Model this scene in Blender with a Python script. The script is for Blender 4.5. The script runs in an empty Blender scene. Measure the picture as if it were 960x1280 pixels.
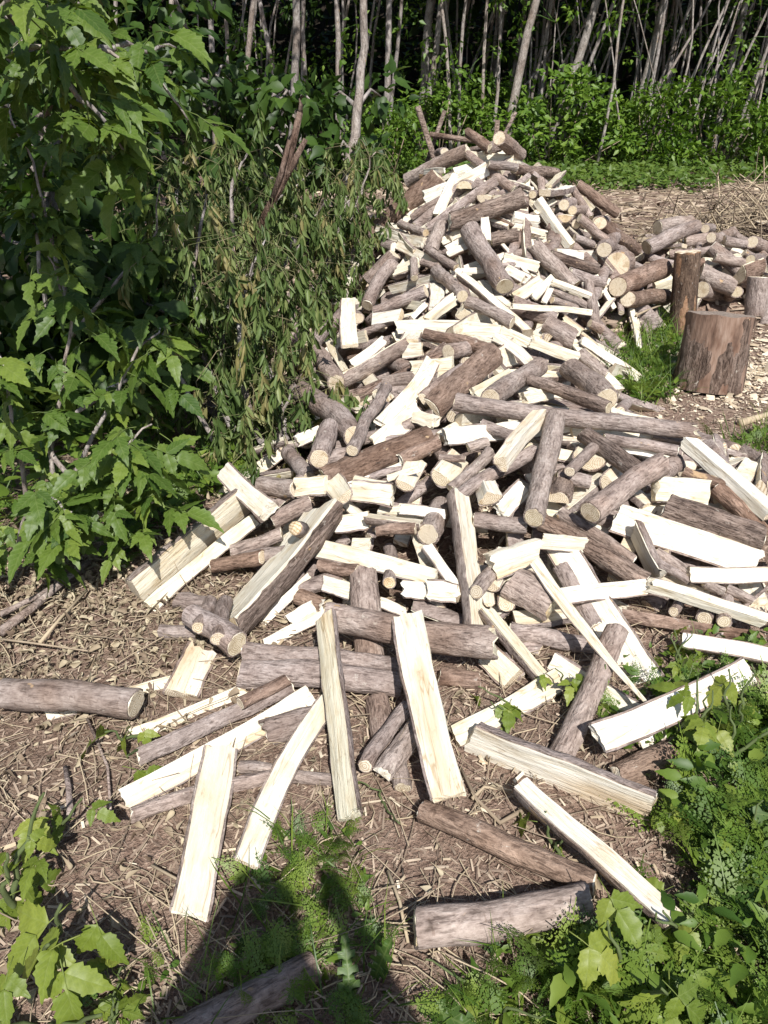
import bpy, math, random
import numpy as np
from mathutils import Vector, Matrix, noise

# ------------------------------------------------------------------ camera, sky, sun, exposure
scn = bpy.context.scene
COL = scn.collection
FPX, CX, CY = 950.0, 480.0, 640.0          # focal length and centre in photo pixels (960 x 1280)
CAMZ, PITCH = 1.5, math.radians(30.0)
cam_data = bpy.data.cameras.new("camera")
cam_data.sensor_fit = 'VERTICAL'
cam_data.sensor_height = 36.0
cam_data.lens = FPX / 1280.0 * 36.0
cam_data.clip_start = 0.02
cam_data.clip_end = 500.0
cam = bpy.data.objects.new("camera", cam_data)
COL.objects.link(cam)
cam.location = (0, 0, CAMZ)
cam.rotation_euler = (math.pi / 2 - PITCH, 0, 0)
scn.camera = cam

SUN_EL, SUN_AZ = math.radians(49.5), math.radians(13.0)      # behind the viewer, a little to the right
SUN_DIR = Vector((math.sin(SUN_AZ) * math.cos(SUN_EL), -math.cos(SUN_AZ) * math.cos(SUN_EL), math.sin(SUN_EL)))
world = bpy.data.worlds.new("World")
scn.world = world
world.use_nodes = True
wn = world.node_tree
wn.nodes.clear()
sky = wn.nodes.new('ShaderNodeTexSky')
sky.sky_type = 'NISHITA'
sky.sun_disc = False
sky.sun_elevation = SUN_EL
sky.sun_rotation = math.atan2(SUN_DIR.x, SUN_DIR.y)
bg = wn.nodes.new('ShaderNodeBackground')
bg.inputs['Strength'].default_value = 0.085
wo = wn.nodes.new('ShaderNodeOutputWorld')
wn.links.new(sky.outputs[0], bg.inputs[0])
wn.links.new(bg.outputs[0], wo.inputs[0])

sun_data = bpy.data.lights.new("sun", 'SUN')
sun_data.energy = 4.6
sun_data.angle = math.radians(0.55)
sun_data.color = (1.0, 0.97, 0.93)
sun = bpy.data.objects.new("sun", sun_data)
COL.objects.link(sun)
sun.rotation_euler = SUN_DIR.to_track_quat('Z', 'Y').to_euler()
sun.location = SUN_DIR * 30

scn.view_settings.view_transform = 'Standard'
scn.view_settings.look = 'None'
scn.view_settings.gamma = 1.0
scn.view_settings.exposure = 0.5
scn.view_settings.use_curve_mapping = False
try:
    scn.cycles.max_bounces = 8
    scn.cycles.transparent_max_bounces = 8
except Exception:
    pass

random.seed(7)
RNG = np.random.default_rng(7)
R_ = random.Random(11)

# ------------------------------------------------------------------ helpers
def tag(o, label=None, cat=None, group=None, kind=None):
    if label: o['label'] = label
    if cat: o['category'] = cat
    if group: o['group'] = group
    if kind: o['kind'] = kind
    return o

def ray(px, py):
    """world direction of a photo pixel, and scaled so that its optical depth is 1"""
    u, v = (px - CX) / FPX, (CY - py) / FPX
    c, s = math.cos(PITCH), math.sin(PITCH)
    return Vector((u, c + v * s, -s + v * c))

def at(px, py, Y):
    d = ray(px, py)
    t = Y / d.y
    return Vector((0, 0, CAMZ)) + d * t

def depth_of(p):
    return p[1] * math.cos(PITCH) + (CAMZ - p[2]) * math.sin(PITCH)

def nz(x, y, z=0.0):
    return noise.noise(Vector((x, y, z)))

def sstep(a, b, x):
    t = min(1.0, max(0.0, (x - a) / (b - a)))
    return t * t * (3 - 2 * t)

def backdrop_bank(x, y):  # ground rise added round the wood to close gaps to the sky
    return 9.0 * sstep(25, 42, y + 0.12 * abs(x)) + 5.0 * sstep(7.5, 16, -x) * sstep(4, 14, y)

def base_ground(x, y):
    fl = 0.02 * nz(x * 1.3, y * 1.3, 3.1) + 0.008 * nz(x * 5, y * 5, 8.2)
    return fl + backdrop_bank(x, y)

PILES = [  # cx, cy, rx, ry_front, ry_back, height, power
    (0.72, 5.60, 1.30, 1.60, 1.2, 1.13, 1.35),
    (0.44, 4.10, 1.00, 1.35, 1.3, 0.46, 1.7),
    (0.42, 2.85, 1.22, 1.2, 1.0, 0.34, 1.8),
    (1.25, 2.60, 0.75, 0.75, 0.7, 0.22, 1.8),
    (2.30, 5.85, 0.95, 0.75, 0.7, 0.52, 1.6),
]
def pile_h(x, y):
    acc = 0.0
    for cx, cy, rx, rf, rb, h, p in PILES:
        ry = rf if y < cy else rb
        r2 = ((x - cx) / rx) ** 2 + ((y - cy) / ry) ** 2
        if r2 < 1.0:
            v = h * (1 - r2 ** (p / 2))
            acc += v ** 3
    return acc ** (1 / 3.0)

def surf(x, y):
    return max(base_ground(x, y), pile_h(x, y))

def terrain(x, y):
    return base_ground(x, y) + 0.55 * max(0.0, pile_h(x, y) - 0.12)

def hit(px, py, off=0.0):
    d = ray(px, py)
    o = Vector((0, 0, CAMZ))
    t, best, bt, prev = 0.7, 1e9, None, None
    while t < 9.0:
        p = o + d * t
        g = p.z - surf(p.x, p.y) - off
        if g < 0:
            lo, hi = t - 0.03, t
            for _ in range(8):
                m = (lo + hi) / 2
                q = o + d * m
                if q.z - surf(q.x, q.y) - off < 0: hi = m
                else: lo = m
            return o + d * hi
        if g < best and pile_h(p.x, p.y) > 0.3:
            best, bt = g, t
        t += 0.03
    if bt: return o + d * bt
    return o + d * 6.0

# ---- mesh from arrays
def mesh_np(name, verts, tris, mats, rnd=None, matidx=None, smooth=False):
    me = bpy.data.meshes.new(name)
    v = np.asarray(verts, dtype=np.float32).reshape(-1, 3)
    f = np.asarray(tris, dtype=np.int32).reshape(-1, 3)
    me.vertices.add(len(v)); me.vertices.foreach_set('co', v.ravel())
    me.loops.add(len(f) * 3); me.loops.foreach_set('vertex_index', f.ravel())
    me.polygons.add(len(f))
    me.polygons.foreach_set('loop_start', np.arange(0, len(f) * 3, 3, dtype=np.int32))
    me.polygons.foreach_set('loop_total', np.full(len(f), 3, dtype=np.int32))
    for m in (mats if isinstance(mats, (list, tuple)) else [mats]):
        me.materials.append(m)
    if matidx is not None:
        me.polygons.foreach_set('material_index', np.asarray(matidx, dtype=np.int32))
    if smooth:
        me.polygons.foreach_set('use_smooth', np.ones(len(f), dtype=bool))
    me.update(calc_edges=True)
    if rnd is not None:
        a = me.attributes.new('rnd', 'FLOAT', 'FACE')
        a.data.foreach_set('value', np.asarray(rnd, dtype=np.float32))
    return me

def link(name, me, parent=None, loc=None):
    o = bpy.data.objects.new(name, me)
    COL.objects.link(o)
    if parent is not None: o.parent = parent
    if loc is not None: o.location = loc
    return o

def empty(name, loc, rotz=0.0):
    o = bpy.data.objects.new(name, None)
    o.empty_display_size = 0.1
    COL.objects.link(o)
    o.location = loc
    o.rotation_euler = (0, 0, rotz)
    return o

class Geo:
    """collects triangles in numpy blocks"""
    def __init__(self): self.v, self.f, self.r, self.m, self.n = [], [], [], [], 0
    def add(self, v, f, r=0.5, m=0):
        v = np.asarray(v, dtype=np.float32); f = np.asarray(f, dtype=np.int32)
        self.v.append(v); self.f.append(f + self.n)
        self.r.append(np.full(len(f), r, dtype=np.float32) if np.isscalar(r) else np.asarray(r, dtype=np.float32))
        self.m.append(np.full(len(f), m, dtype=np.int32))
        self.n += len(v)
    def inst(self, base, P, X, Y, Z, S, r, m=0):
        """base=(verts,tris) copied at points P with axes X,Y,Z (n,3), scale S (n,) ; r (n,)"""
        bv, bf = base
        n, k = len(P), len(bv)
        S = np.asarray(S)
        if S.ndim == 1: S = S[:, None] * np.ones((1, 3))
        w = (P[:, None, :] + bv[None, :, 0:1] * (X * S[:, 0:1])[:, None, :]
             + bv[None, :, 1:2] * (Y * S[:, 1:2])[:, None, :] + bv[None, :, 2:3] * (Z * S[:, 2:3])[:, None, :])
        ff = bf[None, :, :] + (np.arange(n) * k)[:, None, None]
        self.add(w.reshape(-1, 3), ff.reshape(-1, 3), np.repeat(np.asarray(r), len(bf)), m)
    def mesh(self, name, mats, smooth=False):
        return mesh_np(name, np.concatenate(self.v), np.concatenate(self.f), mats,
                       np.concatenate(self.r), np.concatenate(self.m), smooth)

def unit(a):
    return a / np.maximum(1e-9, np.linalg.norm(a, axis=-1, keepdims=True))

def frames(D, rng=RNG, up=(0, 0, 1), jitter=0.5):
    """axes for leaves that point along D and face roughly 'up'"""
    D = unit(D)
    U = np.array(up)[None, :] + rng.normal(0, jitter, D.shape)
    Yv = unit(np.cross(U, D))
    Z = np.cross(D, Yv)
    return D, Yv, Z

def tube(pts, rads, seg=7, cap=True, wob=0.0, seed=0):
    pts = [Vector(p) for p in pts]
    V, F = [], []
    n = len(pts)
    ref = None
    for i, p in enumerate(pts):
        d = (pts[min(i + 1, n - 1)] - pts[max(i - 1, 0)]).normalized()
        if ref is None:
            ref = d.orthogonal().normalized()
        s = (ref - d * ref.dot(d)).normalized()
        ref = s
        t = d.cross(s)
        for k in range(seg):
            a = 2 * math.pi * k / seg
            r = rads[i]
            if wob: r *= 1 + wob * nz(k * 1.7 + seed * 3.1, i * 0.8, seed)
            V.append(p + (s * math.cos(a) + t * math.sin(a)) * r)
    for i in range(n - 1):
        for k in range(seg):
            a, b = i * seg + k, i * seg + (k + 1) % seg
            c, d2 = a + seg, b + seg
            F += [(a, b, d2), (a, d2, c)]
    if cap:
        for base, pt, rev in ((0, pts[0], True), ((n - 1) * seg, pts[-1], False)):
            ci = len(V); V.append(pt)
            for k in range(seg):
                a, b = base + k, base + (k + 1) % seg
                F.append((ci, b, a) if rev else (ci, a, b))
    return np.array([tuple(v) for v in V], dtype=np.float32), np.array(F, dtype=np.int32)

def curve_pts(p0, p1, n=8, sag=(0, 0, 0), wob=0.0, seed=0):
    p0, p1, sag = Vector(p0), Vector(p1), Vector(sag)
    out = []
    L = (p1 - p0).length
    for i in range(n):
        t = i / (n - 1)
        p = p0.lerp(p1, t) + sag * (4 * t * (1 - t))
        if wob and 0 < i:
            p += Vector((nz(t * 3 + seed, 1.3, seed), nz(t * 3 + seed, 7.7, seed), nz(t * 3 + seed, 4.1, seed))) * wob * L * min(1, t * 3)
        out.append(p)
    return out

# ------------------------------------------------------------------ materials
def new_mat(name):
    m = bpy.data.materials.new(name)
    m.use_nodes = True
    nt = m.node_tree
    b = nt.nodes['Principled BSDF']
    return m, nt, b

def nd(nt, t, **kw):
    n = nt.nodes.new(t)
    for k, v in kw.items():
        if k.startswith('i_'): n.inputs[k[2:].replace('_', ' ')].default_value = v
        else: setattr(n, k, v)
    return n

def ramp(nt, fac, stops):
    r = nt.nodes.new('ShaderNodeValToRGB')
    e = r.color_ramp.elements
    while len(e) > 1: e.remove(e[-1])
    e[0].position, e[0].color = stops[0][0], (*stops[0][1], 1)
    for p, c in stops[1:]:
        x = e.new(p); x.color = (*c, 1)
    nt.links.new(fac, r.inputs[0])
    return r.outputs[0]

def mixc(nt, fac, a, b, mode='MIX'):
    m = nt.nodes.new('ShaderNodeMix')
    m.data_type = 'RGBA'; m.blend_type = mode
    for sock, val in ((m.inputs[0], fac), (m.inputs[6], a), (m.inputs[7], b)):
        if hasattr(val, 'is_linked'): nt.links.new(val, sock)
        elif isinstance(val, (int, float)): sock.default_value = val
        else: sock.default_value = (*val, 1)
    return m.outputs[2]

def mapped_(nt, scale, coord='Object', offset_by_random=True):
    tc = nt.nodes.new('ShaderNodeTexCoord')
    mp = nt.nodes.new('ShaderNodeMapping')
    mp.inputs['Scale'].default_value = scale
    nt.links.new(tc.outputs[coord], mp.inputs[0])
    if offset_by_random:
        oi = nt.nodes.new('ShaderNodeObjectInfo')
        mu = nd(nt, 'ShaderNodeMath', operation='MULTIPLY'); mu.inputs[1].default_value = 37.0
        nt.links.new(oi.outputs['Random'], mu.inputs[0])
        nt.links.new(mu.outputs[0], mp.inputs['Location'])
    return mp.outputs[0]

mapped = mapped_

def tex_noise(nt, vec, scale, detail=4, rough=0.55, dist=0.0):
    n = nt.nodes.new('ShaderNodeTexNoise')
    n.inputs['Scale'].default_value = scale
    n.inputs['Detail'].default_value = detail
    n.inputs['Roughness'].default_value = rough
    n.inputs['Distortion'].default_value = dist
    nt.links.new(vec, n.inputs['Vector'])
    return n.outputs[0]

def add_bump(nt, b, h, strength, dist):
    bp = nt.nodes.new('ShaderNodeBump')
    bp.inputs['Strength'].default_value = strength
    bp.inputs['Distance'].default_value = dist
    nt.links.new(h, bp.inputs['Height'])
    nt.links.new(bp.outputs[0], b.inputs['Normal'])

def obj_random(nt):
    return nt.nodes.new('ShaderNodeObjectInfo').outputs['Random']

def mat_split_wood():
    m, nt, b = new_mat('split_wood')
    v = mapped(nt, (2.2, 26, 26))
    fib = tex_noise(nt, v, 3.0, 5, 0.65)
    v2 = mapped(nt, (5, 9, 9))
    blot = tex_noise(nt, v2, 1.6, 4, 0.6)
    c = ramp(nt, fib, [(0.24, (0.48, 0.40, 0.29)), (0.37, (0.70, 0.645, 0.54)), (0.52, (0.79, 0.755, 0.675)), (0.85, (0.82, 0.80, 0.74))])
    tint = ramp(nt, obj_random(nt), [(0.0, (1.0, 0.99, 0.97)), (0.25, (0.88, 0.85, 0.77)), (0.45, (1.0, 1.0, 1.0)), (0.62, (0.97, 0.92, 0.83)), (0.8, (0.85, 0.82, 0.70)), (1.0, (0.99, 0.96, 0.90))])
    c = mixc(nt, 1.0, c, tint, 'MULTIPLY')
    st = ramp(nt, blot, [(0.32, (0.80, 0.68, 0.5)), (0.48, (1, 1, 1))])
    c = mixc(nt, 0.5, c, st, 'MULTIPLY')
    hw = tex_noise(nt, mapped(nt, (1.1, 7, 7)), 1.0, 3, 0.5)
    hc = ramp(nt, hw, [(0.58, (1, 1, 1)), (0.70, (0.80, 0.66, 0.50)), (0.80, (0.66, 0.50, 0.36))])
    c = mixc(nt, 0.7, c, hc, 'MULTIPLY')
    dr = tex_noise(nt, mapped(nt, (14, 20, 20)), 2.0, 4, 0.65)
    dc = ramp(nt, dr, [(0.60, (1, 1, 1)), (0.72, (0.60, 0.50, 0.40))])
    c = mixc(nt, 0.5, c, dc, 'MULTIPLY')
    v3 = mapped(nt, (1.0, 14, 14))
    crack = tex_noise(nt, v3, 2.2, 2, 0.5)
    ck = ramp(nt, crack, [(0.487, (1, 1, 1)), (0.499, (0.50, 0.38, 0.22)), (0.511, (1, 1, 1))])
    c = mixc(nt, 0.65, c, ck, 'MULTIPLY')
    nt.links.new(c, b.inputs['Base Color'])
    b.inputs['Roughness'].default_value = 0.75
    b.inputs['Specular IOR Level'].default_value = 0.25
    add_bump(nt, b, fib, 0.8, 0.008)
    return m

def mat_cut_end():
    m, nt, b = new_mat('sawn_end_grain')
    v = mapped(nt, (1, 1, 1), offset_by_random=False)
    sep = nt.nodes.new('ShaderNodeSeparateXYZ'); nt.links.new(v, sep.inputs[0])
    cmb = nt.nodes.new('ShaderNodeCombineXYZ')
    nt.links.new(sep.outputs[1], cmb.inputs[1]); nt.links.new(sep.outputs[2], cmb.inputs[2])
    w = nd(nt, 'ShaderNodeTexWave', wave_type='RINGS', rings_direction='X')
    w.inputs['Scale'].default_value = 55; w.inputs['Distortion'].default_value = 3.5; w.inputs['Detail'].default_value = 2
    nt.links.new(cmb.outputs[0], w.inputs[0])
    n1 = tex_noise(nt, mapped(nt, (30, 60, 140)), 1.0, 4, 0.6)
    c = ramp(nt, w.outputs[1], [(0.0, (0.44, 0.345, 0.23)), (0.45, (0.67, 0.575, 0.44)), (1.0, (0.73, 0.66, 0.54))])
    c2 = ramp(nt, n1, [(0.25, (0.55, 0.45, 0.3)), (0.5, (1, 1, 1))])
    c = mixc(nt, 0.6, c, c2, 'MULTIPLY')
    n2 = tex_noise(nt, mapped(nt, (12, 12, 12)), 1.5, 3, 0.5)
    st = ramp(nt, n2, [(0.30, (0.52, 0.42, 0.28)), (0.46, (1, 1, 1))])
    c = mixc(nt, 0.55, c, st, 'MULTIPLY')
    cm2 = nt.nodes.new('ShaderNodeCombineXYZ')
    nt.links.new(sep.outputs[1], cm2.inputs[0]); nt.links.new(sep.outputs[2], cm2.inputs[1])
    gr = nd(nt, 'ShaderNodeTexGradient', gradient_type='RADIAL'); nt.links.new(cm2.outputs[0], gr.inputs[0])
    n1d = nd(nt, 'ShaderNodeTexNoise', noise_dimensions='1D'); n1d.inputs['Scale'].default_value = 13.0; n1d.inputs['Detail'].default_value = 2
    nt.links.new(gr.outputs['Fac'], n1d.inputs['W'])
    rc = ramp(nt, n1d.outputs[0], [(0.485, (1, 1, 1)), (0.5, (0.38, 0.27, 0.17)), (0.515, (1, 1, 1))])
    c = mixc(nt, 0.6, c, rc, 'MULTIPLY')
    tint = ramp(nt, obj_random(nt), [(0.0, (0.98, 0.95, 0.90)), (0.5, (1, 1, 1)), (0.8, (0.84, 0.83, 0.77)), (1.0, (1.0, 0.90, 0.76))])
    c = mixc(nt, 1.0, c, tint, 'MULTIPLY')
    nt.links.new(c, b.inputs['Base Color'])
    b.inputs['Roughness'].default_value = 0.85
    b.inputs['Specular IOR Level'].default_value = 0.2
    add_bump(nt, b, n1, 0.4, 0.004)
    return m

def mat_bark(name, dark, mid, light, furrow, bump, tintspread=1.0, axis='x'):
    m, nt, b = new_mat(name)
    def mapped(nt_, sc, coord='Object', offset_by_random=True):
        return mapped_(nt_, sc if axis == 'x' else (sc[1], sc[2], sc[0]), coord, offset_by_random)
    vf = mapped(nt, (3.0, 17, 17) if furrow > 0.5 else (7, 13, 13))
    cr = tex_noise(nt, vf, 2.6 if furrow > 0.5 else 2.4, 5, 0.62, 0.6)
    vo = nt.nodes.new('ShaderNodeTexVoronoi'); vo.feature = 'DISTANCE_TO_EDGE'
    vo.inputs['Scale'].default_value = 2.4
    nt.links.new(mapped(nt, (9, 30, 30)), vo.inputs['Vector'])
    fine = tex_noise(nt, mapped(nt, (40, 60, 60)), 2.0, 4, 0.6)
    big = tex_noise(nt, mapped(nt, (4, 4, 4)), 1.6, 3, 0.5)
    c = ramp(nt, cr, [(0.28, dark), (0.46, mid), (0.68, light)])
    c2 = ramp(nt, fine, [(0.3, (0.66, 0.62, 0.60)), (0.6, (1.06, 1.05, 1.04))])
    c = mixc(nt, 0.8, c, c2, 'MULTIPLY')
    c3 = ramp(nt, big, [(0.3, (0.78, 0.74, 0.72)), (0.55, (1, 1, 1)), (0.75, (1.18, 1.14, 1.10))])
    c = mixc(nt, 0.9, c, c3, 'MULTIPLY')
    ck = ramp(nt, vo.outputs['Distance'], [(0.0, (0.45, 0.42, 0.40)), (0.06, (1, 1, 1))])
    c = mixc(nt, 0.75 * furrow, c, ck, 'MULTIPLY')
    fs = tex_noise(nt, mapped(nt, (16, 95, 95)), 1.6, 3, 0.6, 0.4)
    fc = ramp(nt, fs, [(0.395, (0.30, 0.26, 0.24)), (0.435, (0.92, 0.91, 0.90)), (0.66, (1.14, 1.14, 1.14))])
    c = mixc(nt, 0.45 + 0.45 * furrow, c, fc, 'MULTIPLY')
    # lenticels / little scars across the grain
    ln = tex_noise(nt, mapped(nt, (60, 14, 14)), 2.0, 2, 0.5)
    lc = ramp(nt, ln, [(0.66, (1, 1, 1)), (0.72, (0.62, 0.55, 0.5))])
    c = mixc(nt, 0.6 * (1 - furrow * 0.6), c, lc, 'MULTIPLY')
    lic = tex_noise(nt, mapped(nt, (18, 22, 22)), 1.6, 5, 0.7)
    lm = ramp(nt, lic, [(0.63, (0, 0, 0)), (0.70, (0.7, 0.7, 0.7))])
    c = mixc(nt, lm, c, (0.50, 0.475, 0.42))
    pt = tex_noise(nt, mapped(nt, (2.2, 3, 3)), 1.3, 3, 0.6)
    pc = ramp(nt, pt, [(0.36, (0.74, 0.655, 0.59)), (0.5, (1, 1, 1)), (0.64, (1.12, 1.14, 1.15))])
    c = mixc(nt, 0.8, c, pc, 'MULTIPLY')
    # scuffed patches where the pale inner bark shows
    sc = tex_noise(nt, mapped(nt, (6, 10, 10)), 1.7, 3, 0.6)
    sm = ramp(nt, sc, [(0.69, (0, 0, 0)), (0.72, (1, 1, 1))])
    c = mixc(nt, sm, c, (0.46, 0.33, 0.20))
    tint = ramp(nt, obj_random(nt), [(0.0, (1.12, 1.08, 1.08)), (0.35, (0.86, 0.82, 0.80)), (0.6, (1.0, 0.96, 0.92)), (0.8, (1.05, 0.96, 0.90)), (1.0, (0.80, 0.79, 0.80))])
    c = mixc(nt, tintspread, c, tint, 'MULTIPLY')
    nt.links.new(c, b.inputs['Base Color'])
    b.inputs['Roughness'].default_value = 0.85
    b.inputs['Specular IOR Level'].default_value = 0.25
    ad = nd(nt, 'ShaderNodeMath', operation='ADD')
    nt.links.new(cr, ad.inputs[0])
    mu = nd(nt, 'ShaderNodeMath', operation='MULTIPLY'); mu.inputs[1].default_value = 0.5
    fa = nd(nt, 'ShaderNodeMath', operation='ADD')
    nt.links.new(fine, fa.inputs[0]); nt.links.new(fs, fa.inputs[1])
    nt.links.new(fa.outputs[0], mu.inputs[0]); nt.links.new(mu.outputs[0], ad.inputs[1])
    add_bump(nt, b, ad.outputs[0], bump, 0.012)
    return m

def mat_leaf(name, stops, trans=0.3, gloss=0.35, attr=True, veins=False):
    m, nt, b = new_mat(name)
    if attr:
        a = nd(nt, 'ShaderNodeAttribute', attribute_name='rnd'); fac = a.outputs['Fac']
    else:
        a = nd(nt, 'ShaderNodeAttribute', attribute_name='rnd')
        hf = nd(nt, 'ShaderNodeMath', operation='MULTIPLY'); hf.inputs[1].default_value = 0.45
        hg = nd(nt, 'ShaderNodeMath', operation='MULTIPLY_ADD'); hg.inputs[1].default_value = 0.55
        nt.links.new(a.outputs['Fac'], hf.inputs[0]); nt.links.new(obj_random(nt), hg.inputs[0]); nt.links.new(hf.outputs[0], hg.inputs[2])
        fac = hg.outputs[0]
    c = ramp(nt, fac, stops)
    nn = tex_noise(nt, mapped(nt, (1, 1, 1), offset_by_random=False), 28.0, 3, 0.5)
    c2 = ramp(nt, nn, [(0.3, (0.80, 0.82, 0.75)), (0.65, (1.12, 1.10, 1.05))])
    c = mixc(nt, 0.7, c, c2, 'MULTIPLY')
    nt.links.new(c, b.inputs['Base Color'])
    b.inputs['Roughness'].default_value = 0.48
    b.inputs['Specular IOR Level'].default_value = gloss
    if veins:
        la = nd(nt, 'ShaderNodeAttribute', attribute_name='leafuv')
        ls = nt.nodes.new('ShaderNodeSeparateXYZ'); nt.links.new(la.outputs['Vector'], ls.inputs[0])
        ab = nd(nt, 'ShaderNodeMath', operation='ABSOLUTE'); nt.links.new(ls.outputs[1], ab.inputs[0])
        sk = nd(nt, 'ShaderNodeMath', operation='MULTIPLY_ADD'); sk.inputs[1].default_value = -1.1
        nt.links.new(ab.outputs[0], sk.inputs[0]); nt.links.new(ls.outputs[0], sk.inputs[2])
        sw = nd(nt, 'ShaderNodeMath', operation='MULTIPLY'); sw.inputs[1].default_value = 7.5; nt.links.new(sk.outputs[0], sw.inputs[0])
        fr = nd(nt, 'ShaderNodeMath', operation='FRACT'); nt.links.new(sw.outputs[0], fr.inputs[0])
        side = ramp(nt, fr.outputs[0], [(0.0, (1, 1, 1)), (0.10, (0, 0, 0)), (0.90, (0, 0, 0)), (1.0, (1, 1, 1))])
        mid = ramp(nt, ab.outputs[0], [(0.0, (1, 1, 1)), (0.018, (0, 0, 0))])
        vein = mixc(nt, 1.0, side, mid, 'LIGHTEN')
        vm = nd(nt, 'ShaderNodeMath', operation='MULTIPLY'); vm.inputs[1].default_value = 0.30
        nt.links.new(vein, vm.inputs[0])
        c = mixc(nt, vm.outputs[0], c, (0.26, 0.31, 0.11))
        nt.links.new(c, b.inputs['Base Color'])
        vn = fr.outputs[0]
        add_bump(nt, b, vn, 0.22, 0.012)
    tr = nt.nodes.new('ShaderNodeBsdfTranslucent')
    hs = mixc(nt, 1.0, c, (1.15, 1.25, 0.5), 'MULTIPLY')
    nt.links.new(hs, tr.inputs[0])
    mx = nt.nodes.new('ShaderNodeMixShader'); mx.inputs[0].default_value = trans
    nt.links.new(b.outputs[0], mx.inputs[1]); nt.links.new(tr.outputs[0], mx.inputs[2])
    nt.links.new(mx.outputs[0], nt.nodes['Material Output'].inputs[0])
    return m

def mat_plain(name, stops, rough=0.85, nscale=20.0, spec=0.2):
    m, nt, b = new_mat(name)
    a = nd(nt, 'ShaderNodeAttribute', attribute_name='rnd')
    c = ramp(nt, a.outputs['Fac'], stops)
    nn = tex_noise(nt, mapped(nt, (1, 1, 1), offset_by_random=False), nscale, 3, 0.6)
    c2 = ramp(nt, nn, [(0.3, (0.72, 0.70, 0.68)), (0.65, (1.1, 1.1, 1.1))])
    c = mixc(nt, 0.8, c, c2, 'MULTIPLY')
    nt.links.new(c, b.inputs['Base Color'])
    b.inputs['Roughness'].default_value = rough
    b.inputs['Specular IOR Level'].default_value = spec
    return m

M = {}
M['wood'] = mat_split_wood()
M['end'] = mat_cut_end()
M['bg'] = mat_bark('grey_bark', (0.19, 0.160, 0.147), (0.335, 0.288, 0.264), (0.455, 0.404, 0.376), 0.35, 0.85)
M['br'] = mat_bark('brown_bark', (0.10, 0.068, 0.052), (0.225, 0.163, 0.127), (0.35, 0.265, 0.212), 0.4, 0.85)
M['bd'] = mat_bark('furrowed_bark', (0.065, 0.050, 0.043), (0.215, 0.172, 0.147), (0.40, 0.332, 0.288), 1.0, 1.0)
M['bw'] = mat_bark('pale_grey_bark', (0.15, 0.125, 0.11), (0.33, 0.285, 0.26), (0.44, 0.395, 0.365), 0.2, 0.4)
M['trunk'] = mat_bark('tree_bark', (0.135, 0.126, 0.12), (0.31, 0.296, 0.282), (0.47, 0.455, 0.437), 0.4, 0.6, axis='z')
M['leaf'] = mat_leaf('box_elder_leaf', [(0.0, (0.042, 0.088, 0.015)), (0.5, (0.092, 0.152, 0.024)), (1.0, (0.175, 0.235, 0.040))], 0.3, 0.4, attr=False, veins=True)
M['seedling'] = mat_leaf('seedling_leaf', [(0.0, (0.10, 0.150, 0.02)), (0.5, (0.17, 0.225, 0.032)), (0.9, (0.25, 0.285, 0.05)), (1.0, (0.30, 0.27, 0.07))], 0.3, 0.4, attr=False, veins=True)
M['leafm'] = mat_leaf('tree_foliage', [(0.0, (0.022, 0.050, 0.010)), (0.5, (0.040, 0.082, 0.014)), (1.0, (0.070, 0.125, 0.021))], 0.28, 0.35)
M['shrub'] = mat_leaf('shrub_foliage', [(0.0, (0.055, 0.115, 0.015)), (0.5, (0.105, 0.190, 0.023)), (1.0, (0.17, 0.26, 0.038))], 0.3, 0.4)
M['wilt'] = mat_leaf('wilted_foliage', [(0.0, (0.058, 0.098, 0.026)), (0.55, (0.125, 0.178, 0.055)), (0.9, (0.205, 0.240, 0.090)), (1.0, (0.26, 0.23, 0.10))], 0.25, 0.3)
M['herb'] = mat_leaf('weed_foliage', [(0.0, (0.05, 0.105, 0.015)), (0.5, (0.105, 0.175, 0.024)), (1.0, (0.185, 0.25, 0.04))], 0.3, 0.4)
M['cover'] = mat_leaf('ground_cover_foliage', [(0.0, (0.06, 0.115, 0.02)), (1.0, (0.135, 0.20, 0.04))], 0.3, 0.3)
M['stem'] = mat_plain('green_stem', [(0.0, (0.10, 0.13, 0.05)), (1.0, (0.16, 0.17, 0.08))])
M['twig'] = mat_plain('dry_twig', [(0.0, (0.12, 0.09, 0.068)), (0.5, (0.33, 0.26, 0.185)), (1.0, (0.56, 0.46, 0.31))])
M['chip'] = mat_plain('wood_chip', [(0.0, (0.13, 0.088, 0.068)), (0.45, (0.34, 0.262, 0.20)), (0.8, (0.52, 0.42, 0.315)), (1.0, (0.70, 0.60, 0.44))])
M['pale_chip'] = mat_plain('fresh_wood_chip', [(0.0, (0.45, 0.35, 0.23)), (1.0, (0.74, 0.65, 0.50))])
M['deadleaf'] = mat_plain('dead_leaf', [(0.0, (0.15, 0.105, 0.075)), (0.5, (0.31, 0.25, 0.17)), (1.0, (0.45, 0.39, 0.27))], 0.7)
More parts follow.
